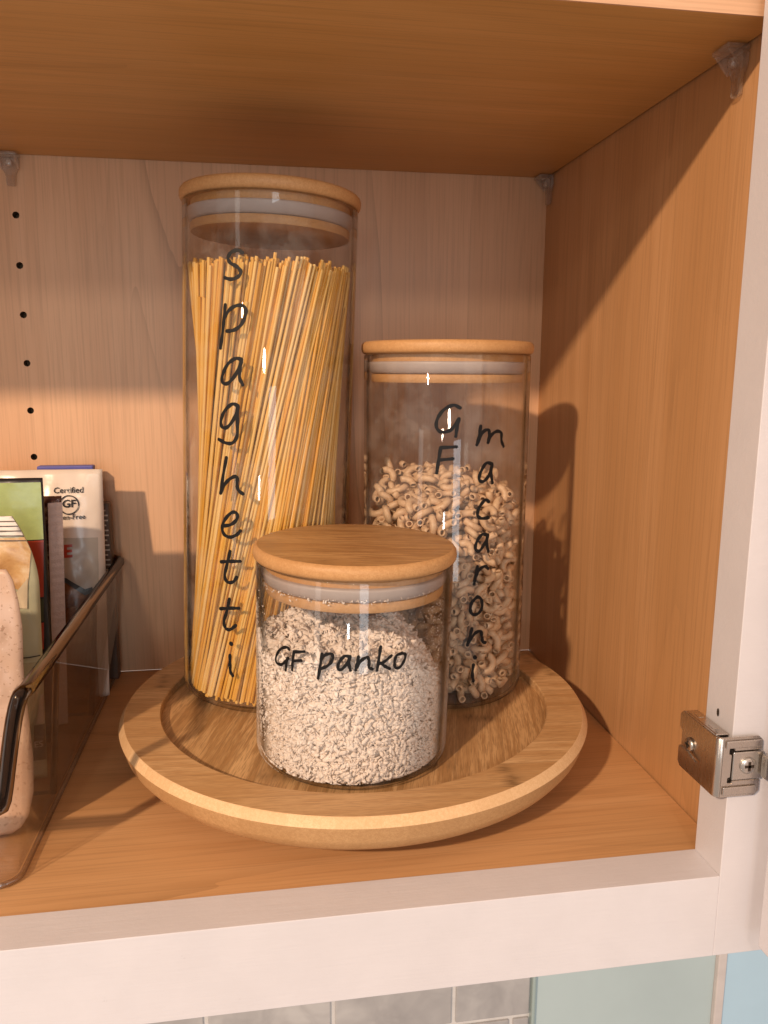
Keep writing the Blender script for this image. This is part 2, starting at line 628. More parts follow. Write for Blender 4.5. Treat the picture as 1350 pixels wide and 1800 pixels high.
def shelf_clip(loc, rz, label):
    """clear clip: ledge under the shelf, tapered tongue down the wall, pin boss (wall lies towards local +y)"""
    e = tag(empty('shelf_clip', loc, rz), label, 'shelf clip', 'clear plastic shelf clips')
    obj('ledge', box_bm(-0.0062, 0.0062, -0.011, -0.0004, -0.0024, -0.0003, 0.0006), M_clip, e)
    bm = bmesh.new()
    prof = [(-0.0058, -0.0026), (0.0058, -0.0026), (0.0052, -0.0085), (0.0030, -0.0130), (0.0026, -0.0195), (-0.0026, -0.0195), (-0.0030, -0.0130), (-0.0052, -0.0085)]
    a = [bm.verts.new((x, -0.0032, z)) for x, z in prof]
    b = [bm.verts.new((x, -0.0004, z)) for x, z in prof]
    bm.faces.new(a)
    bm.faces.new(b[::-1])
    for i in range(len(prof)):
        j = (i + 1) % len(prof)
        bm.faces.new((a[i], b[i], b[j], a[j]))
    bmesh.ops.recalc_face_normals(bm, faces=bm.faces[:])
    bmesh.ops.bevel(bm, geom=bm.edges[:], offset=0.0005, segments=2, affect='EDGES')
    obj('tongue', bm, M_clip, e, smooth=False)
    bm = lathe_bm([(0, 0), (0.0024, 0), (0.0026, 0.0006), (0.0020, 0.0026), (0, 0.0026)], 24)
    bmesh.ops.rotate(bm, verts=bm.verts[:], matrix=Matrix.Rotation(math.radians(90), 3, 'X'))
    bmesh.ops.translate(bm, verts=bm.verts[:], vec=(0, -0.0034, -0.0062))
    obj('pin_boss', bm, M_clip, e, smooth=True)
    bm = bmesh.new()
    for s in (-1, 1):
        vs = [bm.verts.new((s * 0.0050 + dx, y, z)) for dx in (-0.0006, 0.0006) for y, z in ((-0.0034, -0.0026), (-0.0100, -0.0026), (-0.0034, -0.0100))]
        bm.faces.new(vs[:3])
        bm.faces.new(vs[3:][::-1])
        for i in range(3):
            j = (i + 1) % 3
            bm.faces.new((vs[i], vs[3 + i], vs[3 + j], vs[j]))
    bmesh.ops.recalc_face_normals(bm, faces=bm.faces[:])
    obj('gusset', bm, M_clip, e)
    return e


shelf_clip((-0.3482, D, ZS - 0.0002), 0.0, 'clear plastic shelf clip on back panel above the peg holes')
shelf_clip((XR, 0.2560, ZS - 0.0002), math.radians(-90), 'clear plastic shelf clip in the far corner above the macaroni jar')
shelf_clip((XR, 0.0325, ZS - 0.0002), math.radians(-90), 'clear plastic shelf clip tucked beside the white face frame')

# ------------------------------------------------------------------ hinge and door
hg = empty('hinge', (0, 0, 0.0530))
hg.parent = cab
hg['label'] = 'nickel metal hinge wrapped around the white stile, with phillips screws'
HX, HY = -0.0077, -0.0228          # outer faces of the side wing and the front wing
HZ0, HZ1 = -0.0135, 0.0135


def extrude_poly(pts, axis, d0, d1, bev=0.0):
    """polygon in the two other axes, extruded along axis"""
    bm = bmesh.new()

    def P(p, d):
        return (d, p[0], p[1]) if axis == 0 else (p[0], d, p[1]) if axis == 1 else (p[0], p[1], d)
    a = [bm.verts.new(P(p, d0)) for p in pts]
    b = [bm.verts.new(P(p, d1)) for p in pts]
    bm.faces.new(a)
    bm.faces.new(b[::-1])
    n = len(pts)
    for i in range(n):
        j = (i + 1) % n
        bm.faces.new((a[i], b[i], b[j], a[j]))
    bmesh.ops.recalc_face_normals(bm, faces=bm.faces[:])
    if bev:
        bmesh.ops.bevel(bm, geom=bm.edges[:], offset=bev, segments=2, affect='EDGES', clamp_overlap=True)
    return bm


# side wing: a plate with a U notch cut into its rear end
yb, yf = 0.0075, HY + 0.0018
notch = [(yb - 0.0005, -0.0050)]
notch = []
for k in range(13):
    a = math.radians(-90 - 180 * k / 12)
    notch.append((-0.0062 + 0.0046 * math.cos(a), -0.0004 + 0.0046 * math.sin(a)))
side = [(yf, HZ0), (yb - 0.0020, HZ0), (yb, HZ0 + 0.0020), (yb, -0.0042), (yb - 0.0010, -0.0034), (0.0010, -0.0034)] + notch + \
       [(0.0010, 0.0042), (yb - 0.0016, 0.0042), (yb, 0.0056), (yb, HZ1 - 0.0020), (yb - 0.0020, HZ1), (yf, HZ1)]
obj('side_wing', extrude_poly(side, 0, HX, HX + 0.0012, 0.0003), M_nickel, hg)
# flanges folded back to the stile, with two slots in the upper one
for z0, z1 in ((HZ1 - 0.0013, HZ1), (HZ0, HZ0 + 0.0013)):
    obj('flange', box_bm(HX + 0.0012, -0.0006, HY + 0.004, yb - 0.002, z0, z1, 0.0004), M_nickel, hg)
for yy in (-0.0135, -0.0025):
    obj('slot', box_bm(HX + 0.0028, HX + 0.0052, yy, yy + 0.0035, HZ1 - 0.0005, HZ1 + 0.00015), M_nickel2, hg)
# rounded bend between the wings
bm = bmesh.new()
ringA, ringB = [], []
R = 0.0022
pth = []
for k in range(9):
    a = math.radians(180 + 90 * k / 8)
    pth.append((HX + R + R * math.cos(a), HY + R + R * math.sin(a)))
for z in (HZ0, HZ0 + 0.0006, HZ1 - 0.0006, HZ1):
    rr = 0.0004 if z in (HZ0, HZ1) else 0.0
    ringA.append([bm.verts.new((x + rr, y + rr, z)) for x, y in pth])
for a, b in zip(ringA, ringA[1:]):
    for i in range(8):
        bm.faces.new((a[i], a[i + 1], b[i + 1], b[i]))
inner = [[bm.verts.new((HX + R + (R - 0.0012) * math.cos(math.radians(180 + 90 * k / 8)), HY + R + (R - 0.0012) * math.sin(math.radians(180 + 90 * k / 8)), z)) for k in range(9)] for z in (HZ0, HZ1)]
for i in range(8):
    bm.faces.new((inner[0][i], inner[1][i], inner[1][i + 1], inner[0][i + 1]))
    bm.faces.new((ringA[0][i], inner[0][i], inner[0][i + 1], ringA[0][i + 1]))
    bm.faces.new((ringA[-1][i], ringA[-1][i + 1], inner[1][i + 1], inner[1][i]))
bmesh.ops.recalc_face_normals(bm, faces=bm.faces[:])
obj('bend', bm, M_nickel, hg, smooth=True)
# front wing: frame around a window, raised ribs above and below
x0, x1 = HX + R, 0.0128
fy0, fy1 = HY, HY + 0.0012
obj('front_wing', extrude_poly([(x0, HZ0), (x1 - 0.002, HZ0), (x1, HZ0 + 0.002), (x1, -0.0062), (x0 + 0.0052, -0.0062), (x0 + 0.0052, -0.0072), (x0 + 0.0032, -0.0072), (x0 + 0.0032, -0.0046), (x0 + 0.0044, -0.0046),
                               (x0 + 0.0044, 0.0058), (x0 + 0.0032, 0.0058), (x0 + 0.0032, 0.0086), (x0 + 0.0056, 0.0086), (x0 + 0.0056, 0.0074), (x1, 0.0074), (x1, HZ1 - 0.002), (x1 - 0.002, HZ1), (x0, HZ1)], 1, fy0, fy1, 0.00025), M_nickel, hg)
obj('rib', box_bm(x0 + 0.001, x1 - 0.001, fy0 - 0.0009, fy0 - 0.0001, HZ1 - 0.0045, HZ1 - 0.0012, 0.0004), M_nickel, hg)
obj('rib', box_bm(x0 + 0.001, x1 - 0.002, fy0 - 0.0009, fy0 - 0.0001, HZ0 + 0.0012, HZ0 + 0.0050, 0.0004), M_nickel, hg)
obj('backing_plate', box_bm(x0 - 0.0005, x1 - 0.0005, -TF - 0.0008, -TF - 0.0003, HZ0 + 0.002, HZ1 - 0.002), plain('hinge_recess', (0.05, 0.04, 0.035), 0.4, 0.6), hg)
obj('mounting_plate', box_bm(x0 + 0.0048, x1 + 0.0006, fy0 - 0.0004, fy1, -0.0058, 0.0070, 0.0005), M_nickel2, hg)
obj('hinge_arm', extrude_poly([(x1 - 0.0010, -0.0040), (x1 + 0.0016, -0.0052), (x1 + 0.0034, -0.0046), (x1 + 0.0034, 0.0060), (x1 + 0.0016, 0.0066), (x1 - 0.0010, 0.0056)], 1, fy0 - 0.0042, fy0 - 0.0008, 0.0006), M_nickel2, hg)


def screw(name, parent, c, axis, r):
    """pan head with a cross recess; the head faces -axis"""
    bm = lathe_bm([(0, 0.0012), (r * 0.55, 0.0011), (r * 0.86, 0.0008), (r, 0.0003), (r, -0.0004), (0, -0.0004)], 32)
    rot = Matrix.Rotation(math.radians(90), 3, 'X') if axis == 1 else Matrix.Rotation(math.radians(-90), 3, 'Y')
    bmesh.ops.rotate(bm, verts=bm.verts[:], matrix=rot)
    bmesh.ops.translate(bm, verts=bm.verts[:], vec=c)
    w, l = r * 0.16, r * 0.56
    for f in bm.faces:
        f.smooth = True
    for dx, dz in ((l, w), (w, l)):
        if axis == 1:
            b = box_bm(c[0] - dx, c[0] + dx, c[1] - 0.00128, c[1] - 0.0006, c[2] - dz, c[2] + dz)
        else:
            b = box_bm(c[0] - 0.00128, c[0] - 0.0006, c[1] - dx, c[1] + dx, c[2] - dz, c[2] + dz)
        for f in b.faces:
            f.material_index = 1
        tmp = bpy.data.meshes.new('tmp')
        b.to_mesh(tmp)
        b.free()
        bm.from_mesh(tmp)
        bpy.data.meshes.remove(tmp)
    s = obj(name, bm, M_nickel2, parent)
    s.data.materials.append(M_dark)
    return s


screw('screw', hg, (0.0062, fy0 - 0.0006, 0.0008), 1, 0.0037)
_p = at(1212, 1308, 0, -0.0064)
screw('screw', hg, (-0.0064, float(_p[1]), float(_p[2]) - 0.0530), 0, 0.0030)
obj('adjuster_tab', box_bm(-0.0058, -0.0046, -0.0105, 0.0085, -0.0050, 0.0066, 0.0004), M_nickel2, hg)

door = empty('door', (0.0140, -0.03, -0.028))
door.parent = cab
door['label'] = 'white painted cabinet door swung open on its metal hinge'
obj('door_panel', box_bm(0, 0.019, -0.345, 0, 0, 0.79, 0.0008), M_paint, door)
obj('inner_panel', box_bm(-0.0004, 0.0002, -0.285, -0.060, 0.060, 0.73), M_paint, door)

# ------------------------------------------------------------------ wall below the cabinet
YW = 0.2826
wall = obj('backsplash_wall', box_bm(-1.2, 0.9, YW + 0.0006, YW + 0.03, -1.0, -0.06), plain('grout', (0.66, 0.65, 0.65), 0.85, var=0.1, vscale=90))
tag(wall, 'white grouted wall carrying the marble tiles below the cabinet', None, kind='structure')


def marble():
    N = NT('grey_marble')
    v = N.coords()
    oi = N.add('ShaderNodeObjectInfo')
    add = N.add('ShaderNodeVectorMath', operation='ADD')
    N.link(v, add.inputs[0])
    N.link(oi.outputs['Location'], add.inputs[1])
    vv = add.outputs[0]
    a = N.noise(vv, 14, 4, 0.55, 0.6)
    b = N.noise(vv, 22, 3, 0.5, 0.8)
    c = N.mix(N.ramp(a, [(0.30, 0.0), (0.68, 1.0)]), (0.33, 0.325, 0.335), (0.52, 0.515, 0.52))
    c = N.mix(N.ramp(b, [(0.40, 0.0), (0.50, 0.30), (0.60, 0.0)]), c, (0.28, 0.275, 0.29))
    N.base(c)
    N.rough(0.28)
    return N.m


M_marble = marble()
TW, TH, G = 0.1065, 0.0725, 0.0040
XE = 0.0325
meshes = {}
for r in range(6):
    for k in range(-1, 9):
        xb = -0.0371 - G / 2 - k * TW + (0.5 * TW if r % 2 == 0 else 0.0)
        xa = xb - TW + G
        xb = min(xb, XE)
        if xb - xa < 0.008:
            continue
        w = round(xb - xa, 5)
        z1 = -0.2815 - (r - 1) * TH
        if w not in meshes:
            t = obj('tile', box_bm(-w / 2, w / 2, -0.004, 0.004, -(TH - G) / 2, (TH - G) / 2, 0.0009), M_marble, wall)
            meshes[w] = t.data
        else:
            t = obj('tile', meshes[w], None, wall)
        t.location = ((xa + xb) / 2, YW + 0.0025, z1 - (TH - G) / 2)
trim = obj('edge_trim', box_bm(0.0335, 0.0370, YW - 0.006, YW + 0.006, -1.0, -0.065, 0.0015), plain('glass_trim', (0.33, 0.42, 0.42), 0.15), wall)
pw = obj('painted_wall', box_bm(0.0372, 0.2112, YW - 0.002, YW + 0.006, -1.0, -0.062), plain('green_paint', (0.46, 0.57, 0.60), 0.40, var=0.05, vscale=12))
tag(pw, 'pale grey-green painted wall beside the marble tiles', None, kind='structure')
ct = obj('corner_trim', box_bm(0.2114, 0.2200, YW - 0.007, YW + 0.006, -1.0, -0.0615, 0.001), plain('trim_paint', (0.62, 0.57, 0.56), 0.45, var=0.08))
tag(ct, 'narrow pinkish grey upright trim between the two painted walls', 'trim')
pb = obj('blue_wall', box_bm(0.2202, 0.90, YW - 0.004, YW + 0.006, -1.0, -0.0625), plain('blue_paint', (0.46, 0.66, 0.82), 0.38, var=0.05, vscale=12))
tag(pb, 'pale blue painted wall beyond the narrow trim', None, kind='structure')

# ------------------------------------------------------------------ turntable
TX, TY = -0.1424, 0.1259
R1, R2, H1, H0 = 0.1287, 0.1092, 0.032, 0.0275
tt = tag(empty('turntable', (TX, TY, 0)), 'round bamboo turntable with raised rim carrying the three jars', 'turntable')
N_T = 160
rim = obj('rim', lathe_bm([(R2, H0 - 0.001), (R2, H1 - 0.0006), (R2 + 0.0006, H1), (R1 - 0.0003, H1)], N_T), M_rim, tt)
autosmooth(rim, 30)
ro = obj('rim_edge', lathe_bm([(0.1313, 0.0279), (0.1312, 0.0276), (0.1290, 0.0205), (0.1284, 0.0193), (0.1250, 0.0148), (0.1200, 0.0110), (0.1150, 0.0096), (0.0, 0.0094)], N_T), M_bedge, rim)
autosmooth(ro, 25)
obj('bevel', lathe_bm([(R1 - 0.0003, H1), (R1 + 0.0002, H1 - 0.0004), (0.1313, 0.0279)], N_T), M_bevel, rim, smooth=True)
obj('tray_floor', lathe_bm([(0, H0), (R2 + 0.0002, H0)], N_T), M_tray, tt)
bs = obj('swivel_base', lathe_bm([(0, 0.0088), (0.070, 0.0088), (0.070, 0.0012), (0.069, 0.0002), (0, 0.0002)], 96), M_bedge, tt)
autosmooth(bs, 30)

# ------------------------------------------------------------------ jars
RO, RI = 0.0481, 0.0464
# axis foot, rim height, lean to the right (the tall jar rides on the edge of the tray)
JARS = {
    'spaghetti': ((-0.1943, 0.1586), 0.3042, 0.0342, 'tall glass jar of spaghetti lettered spaghetti, with bamboo lid'),
    'macaroni': ((-0.0858, 0.1494), 0.2264, 0.0, 'medium glass jar of elbow pasta lettered GF macaroni, bamboo lid'),
    'panko': ((-0.1513, 0.0696), 0.1266, 0.0200, 'short glass jar of crumbs lettered GF panko, bamboo lid'),
}
ZB = H0 + 0.0003


def jar_matrix(key):
    c, _, lean, _ = JARS[key]
    return Matrix.Translation((c[0], c[1], ZB + (RO - 0.0068) * math.sin(lean))) @ Matrix.Rotation(lean, 4, 'Y')




def catmull(pts, per=8):
    P = [np.array(p, float) for p in pts]
    if len(P) == 2:
        return [P[0] + (P[1] - P[0]) * t for t in np.linspace(0, 1, per)]
    P = [2 * P[0] - P[1]] + P + [2 * P[-1] - P[-2]]
    out = []
    for i in range(1, len(P) - 2):
        a, b, c, d = P[i - 1:i + 3]
        for t in np.linspace(0, 1, per, endpoint=False):
            out.append(0.5 * (2 * b + (c - a) * t + (2 * a - 5 * b + 4 * c - d) * t * t + (3 * b - a - 3 * c + d) * t ** 3))
    out.append(P[-2])
    return out


def cyl_hit(px, py, inv, R):
    """where a line of sight meets the jar wall, in the jar's own frame: angle and height"""
    o = inv @ Vector(CAM)
    d = inv.to_3x3() @ Vector(ray(px, py))
    A = d[0] ** 2 + d[1] ** 2
    B = o[0] * d[0] + o[1] * d[1]
    C = o[0] ** 2 + o[1] ** 2 - R * R
    t = (-B - math.sqrt(max(B * B - A * C, 0.0))) / A
    p = o + t * d
    return math.atan2(p[1], p[0]), p[2]


def letter(parent, inv, strokes, scale, off, wid):
    """pen strokes of one letter laid on the glass as flat vinyl ribbons with round ends"""
    V, F = [], []
    for si, st in enumerate(strokes):
        dot = len(st) == 1
        if dot:
            st = [st[0], (st[0][0] + 2, st[0][1] + 3)]
        line = catmull(st)
        pts = []
        for p in line:
            th, z = cyl_hit(off[0] + p[0] / scale, off[1] + p[1] / scale, inv, RO)
            pts.append(np.array([th * RO, z]))
        w = wid * (1.25 if dot else 1.0) / 2
        R = RO + 0.00018 + si * 0.00004
        n = len(pts)
        L, Rr = [], []
        for i in range(n):
            t = pts[min(i + 1, n - 1)] - pts[max(i - 1, 0)]
            t = t / (np.linalg.norm(t) + 1e-12)
            nn = np.array([-t[1], t[0]])
            ww = w * (0.92 + 0.12 * math.sin(i * 0.7 + si))
            L.append(pts[i] + nn * ww)
            Rr.append(pts[i] - nn * ww)
        b = len(V)
        poly = []
        for i in range(n):
            poly += [L[i], Rr[i]]
        for i in range(n - 1):
            F.append((b + 2 * i, b + 2 * i + 1, b + 2 * i + 3, b + 2 * i + 2))
        # round ends
        for e, (q, nb) in enumerate(((pts[0], pts[1]), (pts[-1], pts[-2]))):
            t = q - nb
            a0 = math.atan2(t[1], t[0])
            base = b + len(poly)
            poly.append(q)
            for k in range(9):
                a = a0 - math.pi / 2 + math.pi * k / 8
                poly.append(q + w * 0.96 * np.array([math.cos(a), math.sin(a)]))
            for k in range(8):
                F.append((base, base + 1 + k, base + 2 + k))
        for p in poly:
            th = p[0] / RO
            V.append((R * math.cos(th), R * math.sin(th), p[1]))
    me = bpy.data.meshes.new('letter')
    me.from_pydata([tuple(v) for v in V], [], F)
    return obj('letter', me, M_vinyl, parent)


TEXT = {
    'spaghetti': [
        (3.462, (290, 280), [
            [[(472, 568), (445, 553), (405, 565), (385, 600), (400, 632), (440, 655), (462, 685), (445, 715), (405, 730), (367, 722)]],
            [[(368, 887), (362, 950), (351, 1060), (339, 1148)], [(362, 965), (395, 915), (445, 889), (488, 903), (490, 950), (462, 1010), (420, 1040), (378, 1046)]],
            [[(465, 1217), (430, 1213), (385, 1245), (352, 1310), (352, 1358), (385, 1362), (430, 1310), (463, 1240), (466, 1217)], [(466, 1217), (457, 1270), (455, 1330), (474, 1372)]],
            [[(445, 1500), (410, 1490), (365, 1530), (342, 1590), (350, 1630), (383, 1628), (425, 1570), (445, 1500)], [(445, 1500), (441, 1580), (440, 1680), (412, 1725), (372, 1726), (330, 1705)]],
        ]),
        (3.4605, (300, 780), [
            [[(340, 85), (321, 190), (305, 300)], [(305, 300), (335, 240), (375, 205), (404, 203), (405, 240), (411, 280), (440, 305)]],
            [[(325, 500), (370, 490), (405, 455), (400, 421), (370, 420), (332, 460), (315, 510), (326, 550), (360, 568), (400, 555), (424, 530)]],
            [[(362, 655), (345, 730), (330, 800), (345, 840), (380, 840), (402, 812)], [(308, 718), (360, 715), (423, 715)]],
            [[(358, 945), (342, 1020), (325, 1080), (335, 1120), (362, 1130), (396, 1105)], [(304, 1003), (360, 1000), (415, 1000)]],
            [[(368, 1215)], [(362, 1287), (362, 1340), (365, 1385), (378, 1410)]],
        ])],
    'macaroni': [
        (2.571, (590, 580), [
            [[(562, 352), (532, 340), (490, 360), (461, 400), (456, 440), (480, 462), (522, 450), (557, 402)], [(557, 402), (549, 440), (543, 480)]],
            [[(475, 532), (465, 590), (457, 645)], [(475, 532), (545, 528)], [(466, 588), (530, 582)]],
            [[(655, 435), (648, 480), (638, 518)], [(640, 512), (665, 462), (690, 452), (693, 480), (688, 508)], [(689, 505), (703, 475), (727, 458), (747, 466), (748, 500), (757, 525)]],
            [[(706, 605), (680, 602), (656, 640), (648, 674), (665, 685), (690, 660), (706, 612)], [(706, 608), (702, 650), (708, 690)]],
            [[(691, 776), (675, 768), (650, 800), (640, 834), (656, 851), (690, 848)]],
            [[(686, 926), (660, 925), (636, 960), (632, 990), (650, 998), (675, 960), (687, 928)], [(687, 926), (682, 965), (689, 1000)]],
            [[(640, 1070), (632, 1110), (625, 1148)], [(632, 1115), (650, 1082), (674, 1068), (688, 1078)]],
            [[(640, 1205), (656, 1216), (661, 1250), (645, 1280), (620, 1285), (608, 1264), (616, 1230), (640, 1205)]],
            [[(615, 1350), (605, 1390), (595, 1424)], [(599, 1412), (630, 1370), (655, 1362), (660, 1390), (665, 1409), (676, 1412)]],
            [[(628, 1478)], [(622, 1513), (617, 1550), (622, 1585)]],
        ])],
    'panko': [
        (3.214, (420, 900), [
            [[(285, 776), (270, 763), (236, 775), (212, 815), (214, 850), (240, 861), (266, 842), (281, 825)], [(276, 824), (270, 860), (266, 893)]],
            [[(312, 789), (305, 840), (302, 891)], [(312, 789), (370, 788)], [(307, 840), (354, 838)]],
            [[(470, 801), (460, 870), (448, 938)], [(464, 832), (490, 806), (524, 801), (530, 830), (505, 865), (466, 885)]],
            [[(625, 816), (595, 815), (566, 850), (560, 883), (580, 889), (610, 855), (628, 815)], [(627, 816), (622, 860), (630, 893)]],
            [[(675, 817), (668, 855), (660, 892)], [(663, 880), (690, 840), (724, 820), (735, 840), (735, 875), (753, 887)]],
            [[(800, 761), (790, 830), (780, 893)], [(860, 811), (825, 842), (796, 856)], [(800, 852), (825, 871), (850, 884)]],
            [[(915, 799), (890, 811), (878, 850), (886, 880), (910, 874), (934, 836), (938, 803), (915, 797)]],
        ])],
}


def make_jar(key):
    c, ztop, lean, label = JARS[key]
    inv = jar_matrix(key).inverted()
    H = ztop - ZB
    j = tag(empty('glass_jar'), label, 'jar', 'glass jars on the turntable')
    j.matrix_world = jar_matrix(key)
    prof = [(0, 0.0006), (RO - 0.010, 0.0004), (RO - 0.0050, 0.0), (RO - 0.0026, 0.0008), (RO - 0.0009, 0.0024), (RO - 0.0002, 0.0044), (RO, 0.0062), (RO, H - 0.0010),
            (RO - 0.0004, H - 0.0003), (RO - 0.0009, H - 0.0002), (RI + 0.0003, H - 0.0005), (RI, H - 0.0012), (RI, 0.0058), (RI - 0.0009, 0.0036), (RI - 0.0028, 0.0023), (0, 0.0020)]
    g = obj('glass_body', lathe_bm(prof, 128), M_glass, j)
    autosmooth(g, 60)
    RL = 0.0496
    lid = obj('lid', lathe_bm([(0, 0.0070), (RL - 0.0026, 0.0070), (RL - 0.0020, 0.00690)], 96), M_lid, j, loc=(0, 0, H + 0.0001))
    autosmooth(lid, 60)
    lid.rotation_euler = (0, 0, {'panko': 0.0, 'macaroni': 1.1, 'spaghetti': 2.0}[key])
    le = obj('lid_edge', lathe_bm([(RL - 0.0020, 0.0069), (RL - 0.0010, 0.0064), (RL - 0.0002, 0.0053), (RL, 0.0040), (RL, 0.0026), (RL - 0.0004, 0.0012), (RL - 0.0014, 0.0002), (RL - 0.0022, 0.0), (0.0436, 0.0), (0.0436, -0.0042)], 96), M_lid_edge, lid)
    autosmooth(le, 50)
    gk = obj('gasket', lathe_bm([(0.0434, -0.0042), (0.0456, -0.0043), (0.0461, -0.0048), (0.0461, -0.0056), (0.0456, -0.0078), (0.0444, -0.0100), (0.0434, -0.0107), (0.0418, -0.0109)], 96), M_gasket, lid)
    autosmooth(gk, 60)
    pl = obj('plug', lathe_bm([(0.0418, -0.0109), (0.0434, -0.0112), (0.0437, -0.0116), (0.0437, -0.0150), (0.0433, -0.0156), (0, -0.0156)], 96), M_plug, lid)
    autosmooth(pl, 40)
    wid = {'spaghetti': 0.00205, 'macaroni': 0.0020, 'panko': 0.00155}[key]
    for sc_, off, letters in TEXT[key]:
        for st in letters:
            letter(j, inv, st, sc_, off, wid)
    return j


for k in JARS:
    make_jar(k)

# ------------------------------------------------------------------ spaghetti
MS = np.array(jar_matrix('spaghetti'))
CAML = np.array(jar_matrix('spaghetti').inverted() @ Vector(CAM))
sx = sy = 0.0
FZ = 0.0027


def strand_mesh():
    bm = bmesh.new()
    n = 7
    rows = [[bm.verts.new((math.cos(2 * math.pi * i / n), math.sin(2 * math.pi * i / n), z)) for i in range(n)] for z in (0, 1)]
    for i in range(n):
        j = (i + 1) % n
        f = bm.faces.new((rows[0][i], rows[0][j], rows[1][j], rows[1][i]))
        f.smooth = True
    bm.faces.new(rows[0][::-1])
    bm.faces.new(rows[1])
    me = bpy.data.meshes.new('spaghetti_strand')
    bm.to_mesh(me)
    bm.free()
    me.materials.append(M_spag)
    return me


strands = []
SR = 0.00094
for ring in range(16):
    rr = RI - 0.0014 - ring * 0.0019
    if rr < 0.018:
        break
    twist = math.radians(64 - 1.0 * ring)
    wr = rr * math.cos(twist / 2)
    n = int(2 * math.pi * wr / (2.02 * SR) * 0.98)
    for i in range(n):
        th = 2 * math.pi * (i + rng.uniform(-0.22, 0.22)) / n
        tw = twist + rng.normal(0, 0.05) + 0.10 * math.sin(3 * th + 1.1 * ring) + 0.06 * math.sin(7 * th + ring)
        rb = rr - abs(rng.normal(0, 0.0006))
        rt = rr - abs(rng.normal(0, 0.0012))
        zt = 0.2430 + rng.normal(0, 0.0018) - (rng.uniform(0.006, 0.02) if rng.random() < 0.06 else 0) - ring * 0.0001
        z0 = FZ + rng.uniform(0, 0.0012) + (0.0025 if rb > RI - 0.0035 else 0)
        a = np.array([sx + rb * math.cos(th - tw / 2), sy + rb * math.sin(th - tw / 2), z0])
        b = np.array([sx + rt * math.cos(th + tw / 2), sy + rt * math.sin(th + tw / 2), zt])
        mid = (a + b) / 2
        face = mid[0] * CAML[0] + mid[1] * CAML[1]
        a = MS[:3, :3] @ a + MS[:3, 3]
        b = MS[:3, :3] @ b + MS[:3, 3]
        strands.append((ring * 0.02 - face / 0.02 * 0.02, a, b))
strands.sort(key=lambda s: s[0])
sm = strand_mesh()


def strand_matrix(a, b, r):
    d = Vector(b - a)
    q = d.to_track_quat('Z', 'X')
    return Matrix.Translation(Vector(a)) @ q.to_matrix().to_4x4() @ Matrix.Diagonal((r, r, d.length, 1))


for k, (_, a, b) in enumerate(strands[:300]):
    o = obj('spaghetti_strand', sm)
    o.matrix_world = strand_matrix(a, b, SR * random.uniform(0.93, 1.04))
    tag(o, 'thin dry spaghetti strand standing in the tall jar', 'spaghetti', 'spaghetti strands in the tall jar')
base = np.array([v.co for v in sm.vertices])
faces = [tuple(p.vertices) for p in sm.polygons]
V, F = [], []
for _, a, b in strands[300:]:
    m = np.array(strand_matrix(a, b, SR))
    off = len(V)
    V += [tuple(p) for p in (base @ m[:3, :3].T + m[:3, 3])]
    F += [tuple(off + i for i in f) for f in faces]
me = bpy.data.meshes.new('spaghetti_bundle')
me.from_pydata(V, [], F)
tag(obj('spaghetti_bundle', me, M_spag), 'rest of the dry spaghetti packed inside the tall jar', 'spaghetti', kind='stuff')

# ------------------------------------------------------------------ macaroni
(mx_, my_), mz_, _, _ = JARS['macaroni']
ARC_R, TUBE, BORE, SPAN = 0.0050, 0.00212, 0.00142, math.radians(165)


def elbow_mesh(name, arc_r, span, squash):
    n, m = 10, 7
    V, F = [], []
    for i in range(m + 1):
        a = -span / 2 + span * i / m
        c = np.array([arc_r * math.cos(a) - arc_r * 0.72, arc_r * math.sin(a), 0])
        u = np.array([math.cos(a), math.sin(a), 0])
        w = np.array([0, 0, 1.0])
        for R in (TUBE, BORE):
            for k in range(n):
                t = 2 * math.pi * k / n
                V.append(c + R * (u * math.cos(t) + w * math.sin(t) * squash))
    s = 2 * n
    for i in range(m):
        for k in range(n):
            j = (k + 1) % n
            F.append((i * s + k, i * s + j, (i + 1) * s + j, (i + 1) * s + k))
            F.append((i * s + n + j, i * s + n + k, (i + 1) * s + n + k, (i + 1) * s + n + j))
    for i, flip in ((0, 0), (m, 1)):
        for k in range(n):
            j = (k + 1) % n
            q = (i * s + k, i * s + n + k, i * s + n + j, i * s + j)
            F.append(q[::-1] if flip else q)
    me = raw_mesh(name, V, F)
    me.polygons.foreach_set('use_smooth', [True] * len(me.polygons))
    me.materials.append(M_mac)
    return me


elbows = [elbow_mesh('macaroni', 0.0050, math.radians(165), 1.0), elbow_mesh('macaroni', 0.0058, math.radians(130), 0.94), elbow_mesh('macaroni', 0.0046, math.radians(190), 0.97), elbow_mesh('macaroni', 0.0053, math.radians(110), 1.0), elbow_mesh('macaroni', 0.0049, math.radians(150), 0.9)]
NM = 1640
ang5 = np.linspace(-SPAN / 2, SPAN / 2, 5)
SPH = np.stack([ARC_R * np.cos(ang5) - ARC_R * 0.72, ARC_R * np.sin(ang5), 0 * ang5], 1)


def mac_top(x, y):
    return 0.1555 + 0.30 * y - 0.05 * x + 0.004 * np.sin(60 * x + 1.0) * np.cos(70 * y)


def quat_rand(n):
    q = rng.normal(size=(n, 4))
    return q / np.linalg.norm(q, axis=1, keepdims=True)


def quat_mat(q):
    w, x, y, z = q.T
    return np.stack([np.stack([1 - 2 * (y * y + z * z), 2 * (x * y - z * w), 2 * (x * z + y * w)], 1),
                     np.stack([2 * (x * y + z * w), 1 - 2 * (x * x + z * z), 2 * (y * z - x * w)], 1),
                     np.stack([2 * (x * z - y * w), 2 * (y * z + x * w), 1 - 2 * (x * x + y * y)], 1)], 1)


